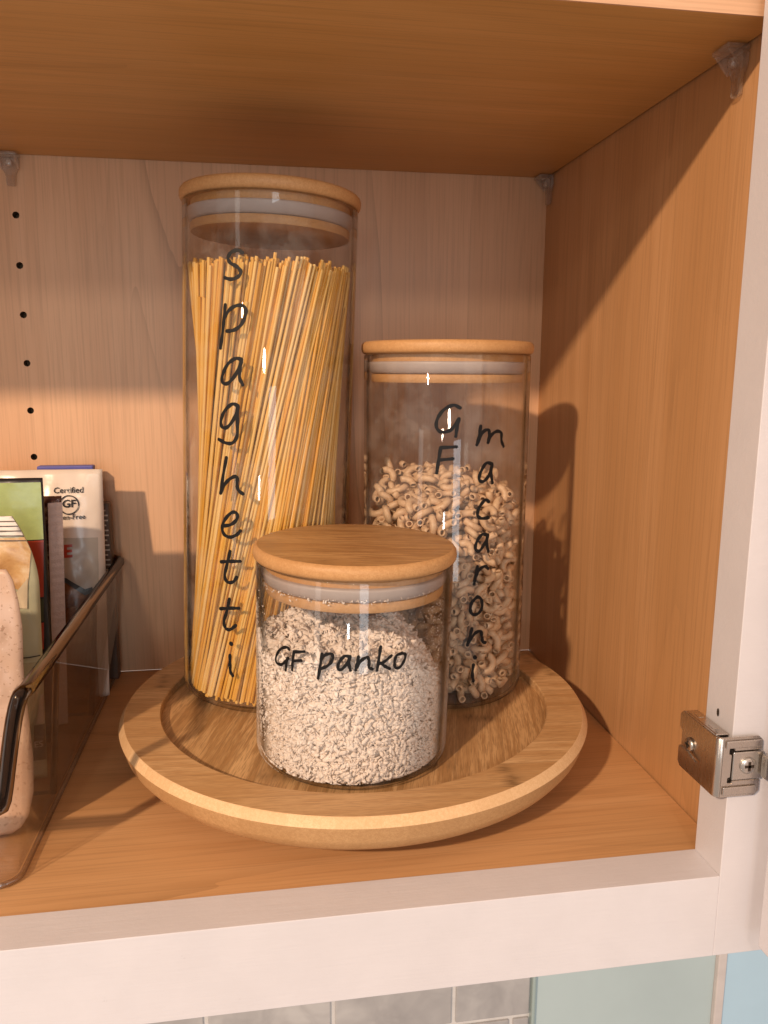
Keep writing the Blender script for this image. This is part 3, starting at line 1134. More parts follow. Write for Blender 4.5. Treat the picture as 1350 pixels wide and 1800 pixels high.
def relax(n, R, z0, top, iters=70):
    """push overlapping elbows apart inside the jar (each elbow is five spheres on an arc)"""
    r = (R - 0.006) * np.sqrt(rng.random(n))
    t = rng.random(n) * 2 * math.pi
    P = np.stack([r * np.cos(t), r * np.sin(t), np.zeros(n)], 1)
    P[:, 2] = z0 + 0.003 + rng.random(n) * (top(P[:, 0], P[:, 1]) - z0 - 0.004)
    Q = quat_mat(quat_rand(n))
    rad = TUBE * 0.97
    cell = 2 * rad
    own = np.repeat(np.arange(n), 5)
    pairs = None
    for it in range(iters):
        Sp = (np.einsum('nij,kj->nki', Q, SPH) + P[:, None, :]).reshape(-1, 3)
        if it % 4 == 0:
            cc = np.floor((Sp + 1.0) / (cell * 1.25)).astype(np.int64)
            key = (cc[:, 0] * 4096 + cc[:, 1]) * 4096 + cc[:, 2]
            order = np.argsort(key, kind='stable')
            sk = key[order]
            A, B = [], []
            for dx in (-1, 0, 1):
                for dy in (-1, 0, 1):
                    for dz in (-1, 0, 1):
                        nk = key + (dx * 4096 + dy) * 4096 + dz
                        lo = np.searchsorted(sk, nk, 'left')
                        hi = np.searchsorted(sk, nk, 'right')
                        cnt = hi - lo
                        ia = np.repeat(np.arange(len(key)), cnt)
                        st = np.repeat(lo - np.concatenate([[0], np.cumsum(cnt)[:-1]]), cnt)
                        ib = order[np.arange(len(ia)) + st]
                        k = (ia < ib) & (own[ia] != own[ib])
                        A.append(ia[k])
                        B.append(ib[k])
            pairs = (np.concatenate(A), np.concatenate(B))
        a, b = pairs
        d = Sp[a] - Sp[b]
        L = np.linalg.norm(d, axis=1) + 1e-9
        pen = 2 * rad - L
        k = pen > 0
        push = d[k] / L[k, None] * (pen[k] * 0.5)[:, None]
        disp = np.zeros_like(Sp)
        for ax in range(3):
            disp[:, ax] += np.bincount(a[k], push[:, ax], len(Sp)) - np.bincount(b[k], push[:, ax], len(Sp))
        disp *= 0.75
        rr = np.hypot(Sp[:, 0], Sp[:, 1])
        ov = rr - (R - TUBE)
        m = ov > 0
        disp[m, :2] -= Sp[m, :2] / rr[m, None] * ov[m, None]
        lo_ = (z0 + TUBE) - Sp[:, 2]
        disp[:, 2] += np.maximum(lo_, 0)
        hi_ = Sp[:, 2] - (top(Sp[:, 0], Sp[:, 1]) - TUBE)
        disp[:, 2] -= np.maximum(hi_, 0) * 0.5
        D5 = disp.reshape(n, 5, 3)
        tr = D5.mean(1)
        arm = Sp.reshape(n, 5, 3) - P[:, None, :]
        om = np.cross(arm, D5 - tr[:, None, :]).sum(1) / ((arm ** 2).sum((1, 2))[:, None] + 1e-12)
        P = P + tr * 1.25
        P[:, 2] -= 0.00004
        an = np.linalg.norm(om, axis=1)
        an2 = np.minimum(an * 1.4, 0.3)
        ax_ = om / (an[:, None] + 1e-12)
        dq = np.concatenate([np.cos(an2 / 2)[:, None], ax_ * np.sin(an2 / 2)[:, None]], 1)
        Q = np.einsum('nij,njk->nik', quat_mat(dq), Q)
    # last: walls win
    Sp = (np.einsum('nij,kj->nki', Q, SPH) + P[:, None, :])
    rr = np.hypot(Sp[..., 0], Sp[..., 1])
    i = rr.argmax(1)
    w = rr.max(1) - (R - TUBE)
    v = Sp[np.arange(n), i, :2] / rr.max(1)[:, None]
    P[:, :2] -= v * np.maximum(w, 0)[:, None]
    P[:, 2] += np.maximum((z0 + TUBE) - Sp[..., 2].min(1), 0)
    return P, Q


mac_z0 = ZB + 0.0024
P, Q = relax(NM, RI - 0.0003, mac_z0, lambda x, y: mac_top(x, y))
loc = P + np.array([mx_, my_, 0.0])
tocam = CAM[:2] - np.array([mx_, my_])
tocam = tocam / np.linalg.norm(tocam)
radial = (P[:, :2] @ tocam) / RI
depth_top = mac_top(P[:, 0], P[:, 1]) - P[:, 2]
vis = np.where((np.hypot(P[:, 0], P[:, 1]) > RI - 0.011) & (radial > 0.05), radial, -1.0)
vis = np.maximum(vis, np.where(depth_top < 0.009, 0.6, -1.0))
order = np.argsort(-vis)
V, F = [], []
off = 0
for rank, i in enumerate(order):
    me = elbows[i % 5]
    if rank < 300:
        o = obj('macaroni', me)
        m = Matrix([[*Q[i][r], loc[i][r]] for r in range(3)] + [[0, 0, 0, 1]])
        o.matrix_world = m
        tag(o, 'curved hollow elbow pasta piece inside the medium jar', 'macaroni', 'elbow macaroni in the medium jar')
    else:
        co = np.empty(len(me.vertices) * 3, dtype=np.float32)
        me.vertices.foreach_get('co', co)
        co = co.reshape(-1, 3) @ Q[i].T + loc[i]
        V.append(co)
        fi = np.empty(len(me.loops), dtype=np.int32)
        me.loops.foreach_get('vertex_index', fi)
        F.append(fi.reshape(-1, 4) + off)
        off += len(co)
me = raw_mesh('macaroni_heap', np.concatenate(V), np.concatenate(F))
me.polygons.foreach_set('use_smooth', [True] * len(me.polygons))
tag(obj('macaroni_heap', me, M_mac), 'rest of the elbow macaroni heaped inside the medium jar', 'macaroni', kind='stuff')

# ------------------------------------------------------------------ panko
(px_, py_), pz_, _, _ = JARS['panko']


def panko_top(x, y):
    X, Y = x + px_, y + py_
    h = 0.0945 - 1.25 * np.maximum(0, X + 0.130) - 0.22 * np.maximum(0, -0.170 - X) - 0.10 * np.maximum(0, 0.075 - Y) - 0.30 * np.maximum(0, Y - 0.095)
    h = h + 0.0016 * np.sin(X * 310 + 2 * np.sin(Y * 140)) + 0.0014 * np.cos(Y * 260 + X * 90)
    return h


def crumb_shapes(k=10):
    out = []
    for s in range(k):
        bm = bmesh.new()
        bmesh.ops.create_icosphere(bm, subdivisions=1 if s % 3 else 2, radius=1.0)
        e = (rng.uniform(0.6, 0.95), rng.uniform(0.28, 0.5), rng.uniform(0.9, 1.8))
        ph = rng.uniform(0, 6, 9)
        for v in bm.verts:
            x, y, z = v.co
            f = 1 + 0.22 * math.sin(3.1 * x + ph[0] + 2 * y) + 0.20 * math.sin(4.3 * y + ph[1] + z) + 0.16 * math.sin(5.2 * z + ph[2] + 2 * x) + rng.normal(0, 0.06)
            bend = 0.25 * math.sin(z * 1.6 + ph[3])
            v.co = Vector((x * e[0] * f + bend, y * e[1] * f, z * e[2] * f))
        bmesh.ops.triangulate(bm, faces=bm.faces[:])
        bm.verts.index_update()
        out.append((np.array([v.co[:] for v in bm.verts]), np.array([[v.index for v in f.verts] for f in bm.faces])))
        bm.free()
    return out


shapes = crumb_shapes()
pb0 = ZB + 0.0030
RP = RI - 0.0002


def place_crumbs(C, size, rot):
    Vs, Fs = [], []
    off = 0
    for s in range(len(shapes)):
        idx = np.arange(len(C)) % len(shapes) == s
        if not idx.any():
            continue
        bv, bf = shapes[s]
        v = np.einsum('nij,kj->nki', rot[idx], bv) * size[idx][:, None, None] + C[idx][:, None, :]
        n = v.shape[0]
        f = bf[None] + (np.arange(n) * len(bv))[:, None, None] + off
        off += n * len(bv)
        Vs.append(v.reshape(-1, 3))
        Fs.append(f.reshape(-1, 3))
    return np.concatenate(Vs), np.concatenate(Fs)


def crumbs():
    n1, n2 = 13000, 4400
    # against the glass
    th = rng.uniform(0, 2 * math.pi, n1)
    size1 = np.clip(rng.lognormal(math.log(0.00112), 0.45, n1), 0.0004, 0.0026)
    r = RP - size1 * rng.uniform(0.55, 1.1, n1) - np.abs(rng.normal(0, 0.0009, n1))
    x, y = r * np.cos(th), r * np.sin(th)
    top = panko_top(x, y)
    z = pb0 + rng.random(n1) * np.maximum(top - pb0, 0.002)
    C1 = np.stack([x, y, z], 1)
    # the heap's surface
    r = RP * np.sqrt(rng.random(n2)) * 0.985
    th = rng.uniform(0, 2 * math.pi, n2)
    x, y = r * np.cos(th), r * np.sin(th)
    C2 = np.stack([x, y, panko_top(x, y) - np.abs(rng.normal(0, 0.0012, n2)) + 0.0004], 1)
    C = np.concatenate([C1, C2])
    size = np.concatenate([size1, np.clip(rng.lognormal(math.log(0.00112), 0.45, n2), 0.0004, 0.0026)])
    V, F = place_crumbs(C, size, quat_mat(quat_rand(len(C))))
    # dust on the inside of the glass
    nd = 1500
    th = np.concatenate([rng.uniform(-0.9, 0.9, 1100), rng.uniform(0, 2 * math.pi, 400)])
    zz = 0.055 + 0.055 * rng.random(nd)
    Cd = np.stack([(RP - 0.0002) * np.cos(th), (RP - 0.0002) * np.sin(th), zz], 1)
    sd = np.clip(rng.lognormal(math.log(0.00017), 0.5, nd), 0.00007, 0.0005)
    # crumbs caught on the lower lip of the gasket
    ng = 420
    tg = rng.uniform(0, 2 * math.pi, ng)
    Cg = np.stack([0.0452 * np.cos(tg) + 0.0016, 0.0452 * np.sin(tg), pz_ - 0.0100 + 0.0011 + rng.normal(0, 0.0006, ng)], 1)
    sg = np.clip(rng.lognormal(math.log(0.00030), 0.4, ng), 0.0001, 0.0007)
    Va, Fa = place_crumbs(np.concatenate([Cd, Cg]), np.concatenate([sd, sg]), quat_mat(quat_rand(nd + ng)))
    F = np.concatenate([F, Fa + len(V)])
    V = np.concatenate([V, Va])
    # solid heap inside so that no gap shows through
    nr, na = 14, 64
    hv, hf = [], []
    for i in range(nr + 1):
        rr = (RP - 0.0032) * i / nr
        for k in range(na):
            a = 2 * math.pi * k / na
            x, y = rr * math.cos(a), rr * math.sin(a)
            hv.append((x, y, float(panko_top(np.array(x), np.array(y))) - 0.0026))
    for i in range(nr):
        for k in range(na):
            j = (k + 1) % na
            hf += [(i * na + k, (i + 1) * na + k, (i + 1) * na + j), (i * na + k, (i + 1) * na + j, i * na + j)]
    b = len(hv)
    for k in range(na):
        a = 2 * math.pi * k / na
        rr = RP - 0.0032
        hv.append((rr * math.cos(a), rr * math.sin(a), pb0 + 0.0008))
    for k in range(na):
        j = (k + 1) % na
        hf += [(nr * na + k, b + k, b + j), (nr * na + k, b + j, nr * na + j)]
    F = np.concatenate([F, np.array(hf) + len(V)])
    V = np.concatenate([V, np.array(hv)])
    rr = np.hypot(V[:, 0], V[:, 1])
    foot = np.clip((V[:, 2] - pb0) / 0.0035, 0, 1)
    lim = RP - 0.0030 * (1 - np.sqrt(np.clip(1 - (1 - foot) ** 2, 0, 1)))
    k = np.minimum(1.0, lim / np.maximum(rr, 1e-9))
    V[:, :2] *= k[:, None]
    V[:, 2] = np.maximum(V[:, 2], pb0)
    return V, F


V, F = crumbs()
me = raw_mesh('panko_crumbs', V, F)
tag(obj('panko_crumbs', me, M_panko, loc=(px_, py_, 0)), 'pale flaky panko crumbs heaped in the short jar', 'crumbs', kind='stuff')

# ------------------------------------------------------------------ storage bin
BX0, BX1 = -0.420, -0.2995          # bottom footprint
BY0, BY1 = 0.0175, 0.2525
BH = 0.0865
FL = 0.0095                        # flare of the walls
bin_ = tag(empty('storage_bin', ((BX0 + BX1) / 2, (BY0 + BY1) / 2, 0.0)),
           'clear smoky plastic storage bin holding food packets beside the turntable', 'bin')
bcx, bcy = (BX0 + BX1) / 2, (BY0 + BY1) / 2


def rrect(x0, x1, y0, y1, r, n=8):
    out = []
    for cx, cy, a0 in ((x1 - r, y0 + r, -90), (x1 - r, y1 - r, 0), (x0 + r, y1 - r, 90), (x0 + r, y0 + r, 180)):
        for k in range(n + 1):
            a = math.radians(a0 + 90 * k / n)
            out.append((cx + r * math.cos(a), cy + r * math.sin(a)))
    return out


def bin_top(x, y):
    """height of the wall top: full height on sides and back, a dip across the front"""
    t = (y - (BY0 - FL)) / 0.018
    if t >= 1:
        return BH
    t = max(t, 0.0)
    ex = min(abs(x - (BX1 + FL)), abs(x - (BX0 - FL)))
    s = min(1.0, max(0.0, (ex - 0.0008) / 0.0085))
    s = s * s * (3 - 2 * s)
    return BH * (1 - 0.56 * s)


def bin_wall():
    low = rrect(BX0, BX1, BY0, BY1, 0.009, 18)
    top = rrect(BX0 - FL, BX1 + FL, BY0 - FL * 0.9, BY1 + 0.003, 0.014, 18)
    # finer steps along the straight runs
    def dense(L):
        out = []
        n = len(L)
        for i in range(n):
            a, b = np.array(L[i]), np.array(L[(i + 1) % n])
            m = 14 if np.linalg.norm(b - a) > 0.02 else 1
            for k in range(m):
                out.append(a + (b - a) * k / m)
        return out
    low, top = dense(low), dense(top)
    n = len(low)
    TH_ = 0.0022
    bm = bmesh.new()
    rows = 6
    outer, inner, crest = [], [], []
    for i in range(n):
        zt = bin_top(top[i][0], top[i][1])
        col_o, col_i = [], []
        t = top[(i + 1) % n] - top[i - 1]
        nn = np.array([t[1], -t[0]])
        nn = nn / np.linalg.norm(nn)
        for k in range(rows + 1):
            z = 0.0006 + (zt - 0.0006) * k / rows
            f = z / BH
            p = low[i] * (1 - f) + top[i] * f
            col_o.append(bm.verts.new((p[0] - bcx, p[1] - bcy, z)))
            q = p - nn * TH_
            col_i.append(bm.verts.new((q[0] - bcx, q[1] - bcy, max(z, 0.0028))))
        f = zt / BH
        p = low[i] * (1 - f) + top[i] * f
        crest.append((p[0] - nn[0] * TH_ / 2 - bcx, p[1] - nn[1] * TH_ / 2 - bcy, zt))
        outer.append(col_o)
        inner.append(col_i)
    for i in range(n):
        j = (i + 1) % n
        for k in range(rows):
            bm.faces.new((outer[i][k], outer[j][k], outer[j][k + 1], outer[i][k + 1]))
            bm.faces.new((inner[j][k], inner[i][k], inner[i][k + 1], inner[j][k + 1]))
    bm.faces.new([outer[i][0] for i in range(n)][::-1])
    bm.faces.new([inner[i][0] for i in range(n)])
    bmesh.ops.recalc_face_normals(bm, faces=bm.faces[:])
    o = obj('bin_wall', bm, M_bin, bin_, smooth=False)
    autosmooth(o, 50)
    return crest


crest = bin_wall()


def tube_mesh(path, r, n=10, closed=True, sx=1.0, sz=1.0):
    P = [np.array(p, float) for p in path]
    m = len(P)
    V, F = [], []
    u = None
    for i in range(m):
        t = P[(i + 1) % m] - P[i - 1] if closed else P[min(i + 1, m - 1)] - P[max(i - 1, 0)]
        t = t / (np.linalg.norm(t) + 1e-12)
        if u is None:
            u = np.array([0, 0, 1.0]) if abs(t[2]) < 0.9 else np.array([0, 1.0, 0])
        u = u - t * (u @ t)
        u = u / np.linalg.norm(u)
        s = np.cross(t, u)
        for k in range(n):
            a = 2 * math.pi * k / n
            V.append(P[i] + r * (s * math.cos(a) * sx + u * math.sin(a) * sz))
    for i in range(m if closed else m - 1):
        j = (i + 1) % m
        for k in range(n):
            l = (k + 1) % n
            F.append((i * n + k, i * n + l, j * n + l, j * n + k))
    me = raw_mesh('tube', V, F)
    me.polygons.foreach_set('use_smooth', [True] * len(me.polygons))
    return me


obj('bin_rim', tube_mesh([np.array(c) + np.array([0, 0, 0.0010]) for c in crest], 0.0033, 12, True, 0.9, 1.0), M_bin_edge, bin_)
foot = [(x - bcx, y - bcy, 0.0016) for x, y in rrect(BX0 + 0.0006, BX1 - 0.0006, BY0 + 0.0006, BY1 - 0.0006, 0.009, 10)]
obj('bin_foot', tube_mesh(foot, 0.0013, 8, True), thin_glass('bin_acrylic_foot', tint=(0.80, 0.72, 0.64), edge=(0.55, 0.45, 0.36), f0=0.16, rough=0.08, smudge_haze=0.15), bin_)
for yd in (0.0890, 0.1830):
    w0, w1 = BX0 + 0.004 - bcx, BX1 - 0.0032 - bcx
    bm = extrude_poly([(w0, 0.0032), (w1, 0.0032), (w1 + 0.0060, 0.070), (w1 + 0.0060, 0.074), (w0 - 0.006, 0.074), (w0 - 0.006, 0.070)], 1, yd - bcy - 0.0011, yd - bcy + 0.0011, 0.0004)
    dv = obj('divider', bm, M_bin, bin_)
    pth = [(w1, yd - bcy, 0.0036), (w1 + 0.0060, yd - bcy, 0.0745)]
    obj('divider_edge', tube_mesh(pth, 0.0017, 8, False), M_bin_edge, dv)
    obj('divider_edge', tube_mesh([(w1 - 0.002, yd - bcy, 0.0042), (w0 + 0.002, yd - bcy, 0.0042)], 0.0011, 8, False), M_bin_edge, dv)

# ------------------------------------------------------------------ packets in the bin
def film(name, color, rough=0.22, var=0.12, vscale=60, spec=0.5, bump=0.25, bscale=90):
    return plain(name, color, rough, 0.0, spec, var, vscale, bump, bscale)


def print_patchy(name, c1, c2, c3, scale, rough=0.25):
    """printed food photograph: soft mottling in three tones"""
    N = NT(name)
    v = N.coords()
    a = N.noise(v, scale, 5, 0.6, 0.6)
    N.base(N.ramp(a, [(0.32, c1), (0.5, c2), (0.66, c3)]))
    N.rough(rough)
    return N.m


M_wfilm = film('cream_film', (0.80, 0.70, 0.61), 0.24, 0.06, 40)
M_green = film('green_print', (0.36, 0.44, 0.17), 0.24, 0.12, 160)
M_black = plain('black_print', (0.015, 0.013, 0.014), 0.3)
M_red = plain('red_print', (0.42, 0.05, 0.022), 0.3)
M_greyband = film('grey_print', (0.52, 0.46, 0.39), 0.26, 0.08, 50)
M_food = print_patchy('food_print', (0.045, 0.02, 0.012), (0.17, 0.07, 0.03), (0.34, 0.18, 0.08), 70)
M_snack = print_patchy('snack_print', (0.03, 0.012, 0.010), (0.14, 0.045, 0.025), (0.55, 0.36, 0.20), 120)
M_bread = print_patchy('bread_print', (0.30, 0.13, 0.035), (0.60, 0.38, 0.17), (0.80, 0.68, 0.48), 42)
M_crimp = film('crimp_film', (0.58, 0.42, 0.37), 0.35, 0.10, 300, bump=0.5, bscale=900)
M_pgreen = film('pale_green_film', (0.47, 0.48, 0.33), 0.25, 0.10, 60)
def speckled():
    N = NT('kraft_film')
    v = N.coords()
    c = N.mix(N.ramp(N.noise(v, 40, 3, 0.5), [(0.3, 0.0), (0.7, 1.0)]), (0.53, 0.345, 0.24), (0.60, 0.41, 0.30))
    c = N.mix(N.ramp(N.noise(v, 620, 2, 0.5), [(0.62, 0.0), (0.68, 0.7)]), c, (0.30, 0.16, 0.09))
    c = N.mix(N.ramp(N.noise(v, 480, 2, 0.5), [(0.64, 0.0), (0.70, 0.5)]), c, (0.72, 0.55, 0.42))
    N.base(c)
    N.rough(0.34)
    N.bump(N.noise(v, 55, 3, 0.55), 0.35, 0.0015)
    return N.m


M_beige = speckled()
M_blue = plain('blue_card', (0.10, 0.11, 0.42), 0.5, var=0.1)
M_brownbox = plain('brown_card', (0.085, 0.048, 0.028), 0.5, var=0.15)
M_white = plain('white_print', (0.75, 0.70, 0.64), 0.4)


class Packet:
    """standing food packet: two film sheets joined at the seams, leaning between (y0, z0) and (y1, z1)"""

    def __init__(s, name, label, xl, xr, y0, y1, z0, z1, thick, mat, cat, xr_fn=None, crinkle=0.0012, seed=0.0, top_taper=0.25, bot=0.55):
        s.xl, s.xr, s.y0, s.y1, s.z0, s.z1, s.T = xl, xr, y0, y1, z0, z1, thick
        s.fn, s.cr, s.seed, s.tt, s.bot = xr_fn, crinkle, seed, top_taper, bot
        s.root = tag(empty(name, ((xl + xr) / 2, y0, z0)), label, cat, 'food packets in the clear bin')
        s.o = np.array([(xl + xr) / 2, y0, z0])
        nu, nv = 36, 48
        V, F = [], []
        for side in (0, 1):
            for j in range(nv + 1):
                for i in range(nu + 1):
                    V.append(s.pt(i / nu, j / nv, side) - s.o)
        w = nu + 1
        h = (nv + 1) * w
        for j in range(nv):
            for i in range(nu):
                a = j * w + i
                F.append((a, a + 1, a + w + 1, a + w))
                F.append((h + a + 1, h + a, h + a + w, h + a + w + 1))
        for j in range(nv):
            for i in (0, nu):
                a = j * w + i
                q = (a, a + w, h + a + w, h + a)
                F.append(q if i == 0 else q[::-1])
        for i in range(nu):
            for j in (0, nv):
                a = j * w + i
                q = (a, h + a, h + a + 1, a + 1)
                F.append(q if j == 0 else q[::-1])
        me = raw_mesh('pouch', V, F)
        me.polygons.foreach_set('use_smooth', [True] * len(me.polygons))
        s.body = obj('pouch', me, mat, s.root)

    def pt(s, u, v, side=0, off=0.0):
        xr = s.fn(v) if s.fn else s.xr
        x = s.xl + (xr - s.xl) * u
        y = s.y0 + (s.y1 - s.y0) * v
        z = s.z0 + (s.z1 - s.z0) * v
        prof = (max(0.0, 1 - abs(2 * u - 1) ** 2.6)) ** 0.6
        vert = s.bot + (1 - s.bot) * math.sin(math.pi * min(1, v * 0.95)) if v < 0.55 else max(0.0, 1 - ((v - 0.55) / 0.45) ** 2.2 * (1 - s.tt * 0.2))
        t = s.T * prof * vert
        k = s.seed
        cr = s.cr * (math.sin(23 * u + 11 * v + k) * math.sin(17 * v - 9 * u + 2 * k) + 0.6 * math.sin(41 * u * v + 3 * k) + 0.5 * math.sin(53 * v + 7 * u + k))
        w1 = mnoise.noise(Vector((u * 5 + k * 3.1, v * 7, k)))
        w2 = mnoise.noise(Vector((u * 11 - v * 6 + k, v * 13 + u * 5, k * 2)))
        cr = 0.45 * cr + s.cr * (1.6 * w1 + 1.5 * (0.35 - abs(w2)))
        cr *= min(1, prof + 0.15)
        sg = -1 if side == 0 else 1
        return np.array([x, y + sg * (t / 2 + 0.0003) + cr * (0.8 if side == 0 else 0.6) - (off if side == 0 else 0), z])

    def uv(s, x, z):
        v = (z - s.z0) / (s.z1 - s.z0)
        xr = s.fn(v) if s.fn else s.xr
        return (x - s.xl) / (xr - s.xl), v

    def patch(s, name, mat, poly, off=0.0004, n=22, parent=None):
        """printed area: polygon in (x, z) cut out of the front sheet"""
        xs = [p[0] for p in poly]
        zs = [p[1] for p in poly]
        bm = bmesh.new()
        f = bm.faces.new([bm.verts.new((p[0], 0, p[1])) for p in poly])
        for ax, lo, hi in ((0, min(xs), max(xs)), (2, min(zs), max(zs))):
            for k in range(1, n):
                c = lo + (hi - lo) * k / n
                no = (1, 0, 0) if ax == 0 else (0, 0, 1)
                co = (c, 0, 0) if ax == 0 else (0, 0, c)
                bmesh.ops.bisect_plane(bm, geom=bm.verts[:] + bm.edges[:] + bm.faces[:], plane_co=co, plane_no=no)
        for v in bm.verts:
            u, w = s.uv(v.co.x, v.co.z)
            v.co = Vector(s.pt(min(max(u, 0), 1), min(max(w, 0), 1), 0, off) - s.o)
        o = obj(name, bm, mat, parent or s.body, smooth=True)
        return o

    def text(s, name, body, x, z, size, mat, off=0.0007, bold=0.0, align='CENTER', sx=1.0):
        cu = bpy.data.curves.new(name, 'FONT')
        cu.body = body
        cu.size = size
        cu.align_x = align
        cu.offset = bold
        cu.resolution_u = 3
        t = bpy.data.objects.new(name, cu)
        COL.objects.link(t)
        dg = bpy.context.evaluated_depsgraph_get()
        me = bpy.data.meshes.new_from_object(t.evaluated_get(dg))
        bpy.data.objects.remove(t)
        for v in me.vertices:
            u, w = s.uv(x + v.co.x * sx, z + v.co.y)
            v.co = Vector(s.pt(min(max(u, 0), 1), min(max(w, 0), 1), 0, off) - s.o)
        me.materials.clear()
        return obj(name, me, mat, s.body)


def xz(px, py, y):
    p = at(px, py, 1, y)
    return (p[0], p[2])


# blue card box behind the cream pouch
p0, p1 = at(68, 822, 1, 0.253), at(166, 817, 1, 0.253)
bb = tag(empty('card_box', ((p0[0] + p1[0]) / 2, 0.252, 0.004)), 'blue topped card box standing behind the cream pouch', 'box', 'food packets in the clear bin')
obj('carton', box_bm(-(p1[0] - p0[0]) / 2, (p1[0] - p0[0]) / 2, -0.004, 0.0035, 0, p1[2] - 0.004, 0.0008), M_blue, bb)

# brown carton with a column of small print, its narrow side turned to the front
cr_ = at(190, 885, 1, 0.236)
bx = tag(empty('nutrition_carton', (cr_[0] - 0.030, 0.243, 0.004)), 'dark brown carton with pale small print peeking out beside the cream pouch', 'box', 'food packets in the clear bin')
ctn = obj('carton', box_bm(-0.030, 0.0, -0.0045, 0.0045, 0, cr_[2] - 0.004, 0.001), M_brownbox, bx)
ctn.location = (0.030, 0, 0)
for k in range(15):
    z = (cr_[2] - 0.004) * 0.96 - k * 0.0034
    w = 0.0032 * (0.55 + 0.45 * abs(math.sin(k * 2.1)))
    obj('print_line', box_bm(-0.0042, -0.0042 + w, -0.00485, -0.00455, z - 0.0006, z + 0.0004), M_greyband, ctn)

# cream pouch with the green panel
wp_r = at(178, 850, 1, 0.226)[0]
wz1 = at(100, 826, 1, 0.231)[2]
white = Packet('cream_pouch', 'glossy cream pouch marked Certified GF with green panel, standing in the bin', -0.398, wp_r, 0.212, 0.232, 0.004, wz1, 0.020, M_wfilm, 'pouch', crinkle=0.0010, seed=1.3, top_taper=0.6)


def W_(px, py):
    # the pouch leans a little: find its plane from the height
    y = 0.226
    for _ in range(3):
        p = at(px, py, 1, y)
        v = (p[2] - white.z0) / (white.z1 - white.z0)
        u = (p[0] - white.xl) / (white.xr - white.xl)
        y = white.pt(min(max(u, 0), 1), min(max(v, 0), 1))[1]
    p = at(px, py, 1, y)
    return (p[0], p[2])


g0, g1, g2, g3 = W_(84, 946), W_(176, 944), W_(178, 1040), W_(90, 1010)
white.patch('grey_band', M_greyband, [g0, (g1[0] - 0.0012, g1[1]), (g2[0] - 0.0012, g2[1]), W_(160, 1032), W_(150, 1038), g3], 0.0004)
white.patch('food_picture', M_food, [W_(90, 1012), W_(118, 1020), W_(150, 1040), W_(158, 1035), W_(166, 1034), W_(168, 1100), W_(176, 1230), W_(96, 1230)], 0.0007)
white.patch('dark_edge', plain('slate_print', (0.05, 0.055, 0.06), 0.3), [W_(90, 1009), W_(118, 1016), W_(150, 1035), W_(163, 1031), W_(164, 1040), W_(150, 1046), W_(118, 1025), W_(90, 1016)], 0.0010)
q = W_(121, 866)
white.text('lettering', 'Certified', q[0], q[1], 0.0051, M_black, bold=0.00006, sx=1.0)
q = W_(122, 891)
white.text('lettering', 'GF', q[0], q[1], 0.0066, M_black, bold=0.00016, sx=1.05)
ring_c = W_(122, 887)
rw, ri = 0.0062, 0.0054
poly = [(ring_c[0] + rw * math.cos(2 * math.pi * k / 40), ring_c[1] + rw * math.sin(2 * math.pi * k / 40)) for k in range(40)]
bm = bmesh.new()
A = [bm.verts.new((x, 0, z)) for x, z in poly]
Bv = [bm.verts.new((ring_c[0] + ri * math.cos(2 * math.pi * k / 40), 0, ring_c[1] + ri * math.sin(2 * math.pi * k / 40))) for k in range(40)]
for k in range(40):
    j = (k + 1) % 40
    bm.faces.new((A[k], A[j], Bv[j], Bv[k]))
for v in bm.verts:
    u, w = white.uv(v.co.x, v.co.z)
    v.co = Vector(white.pt(u, w, 0, 0.0007) - white.o)
obj('logo_ring', bm, M_black, white.body)
q = W_(119, 913)
white.text('lettering', 'Gluten-Free', q[0], q[1], 0.0044, M_black, bold=0.00005)
q = W_(112, 979)
white.text('lettering', 'E', q[0], q[1], 0.0110, M_red, align='LEFT', bold=0.0004, off=0.0011)

# snack packet with a crimped side seam
YS = 0.176
s_r = at(107, 880, 1, YS)
s_top = at(88, 873, 1, YS)
snack = Packet('snack_packet', 'dark snack packet with a pinkish crimped side seam in the bin', -0.372, s_r[0], 0.170, 0.178, 0.004, s_top[2], 0.006, M_snack, 'packet', crinkle=0.0004, seed=2.2, top_taper=0.9,
               xr_fn=lambda v: s_r[0] - 0.0035 * (1 - v))
wz = 0.0068
bm = bmesh.new()
rows = 60
prev = None
for k in range(rows + 1):
    v = k / rows
    z = snack.z0 + (snack.z1 - snack.z0) * (0.01 + 0.965 * v)
    xr = snack.fn(v)
    yv = snack.y0 + (snack.y1 - snack.y0) * v - 0.0012 - 0.00018 * (k % 2)
    row = [bm.verts.new((xr - wz - snack.o[0], yv - 0.0030 - snack.o[1], z - snack.o[2])), bm.verts.new((xr + 0.0006 - snack.o[0], yv - snack.o[1], z - snack.o[2]))]
    if prev:
        bm.faces.new((prev[0], prev[1], row[1], row[0]))
    prev = row
so = obj('crimped_seam', bm, M_crimp, snack.root)
md = so.modifiers.new('thickness', 'SOLIDIFY')
md.thickness = 0.0005

# green packet with a black border
YG = 0.152
g_r = at(83, 1000, 1, YG)[0]
g_t = at(40, 842, 1, YG)[2]
gp = Packet('green_packet', 'green and red printed packet with black border standing in the bin', -0.378, g_r, 0.148, 0.156, 0.004, g_t, 0.005, M_black, 'packet', crinkle=0.0004, seed=3.1, top_taper=0.95, bot=0.8)


def G_(px, py):
    p = at(px, py, 1, YG - 0.002)
    return (p[0], p[2])


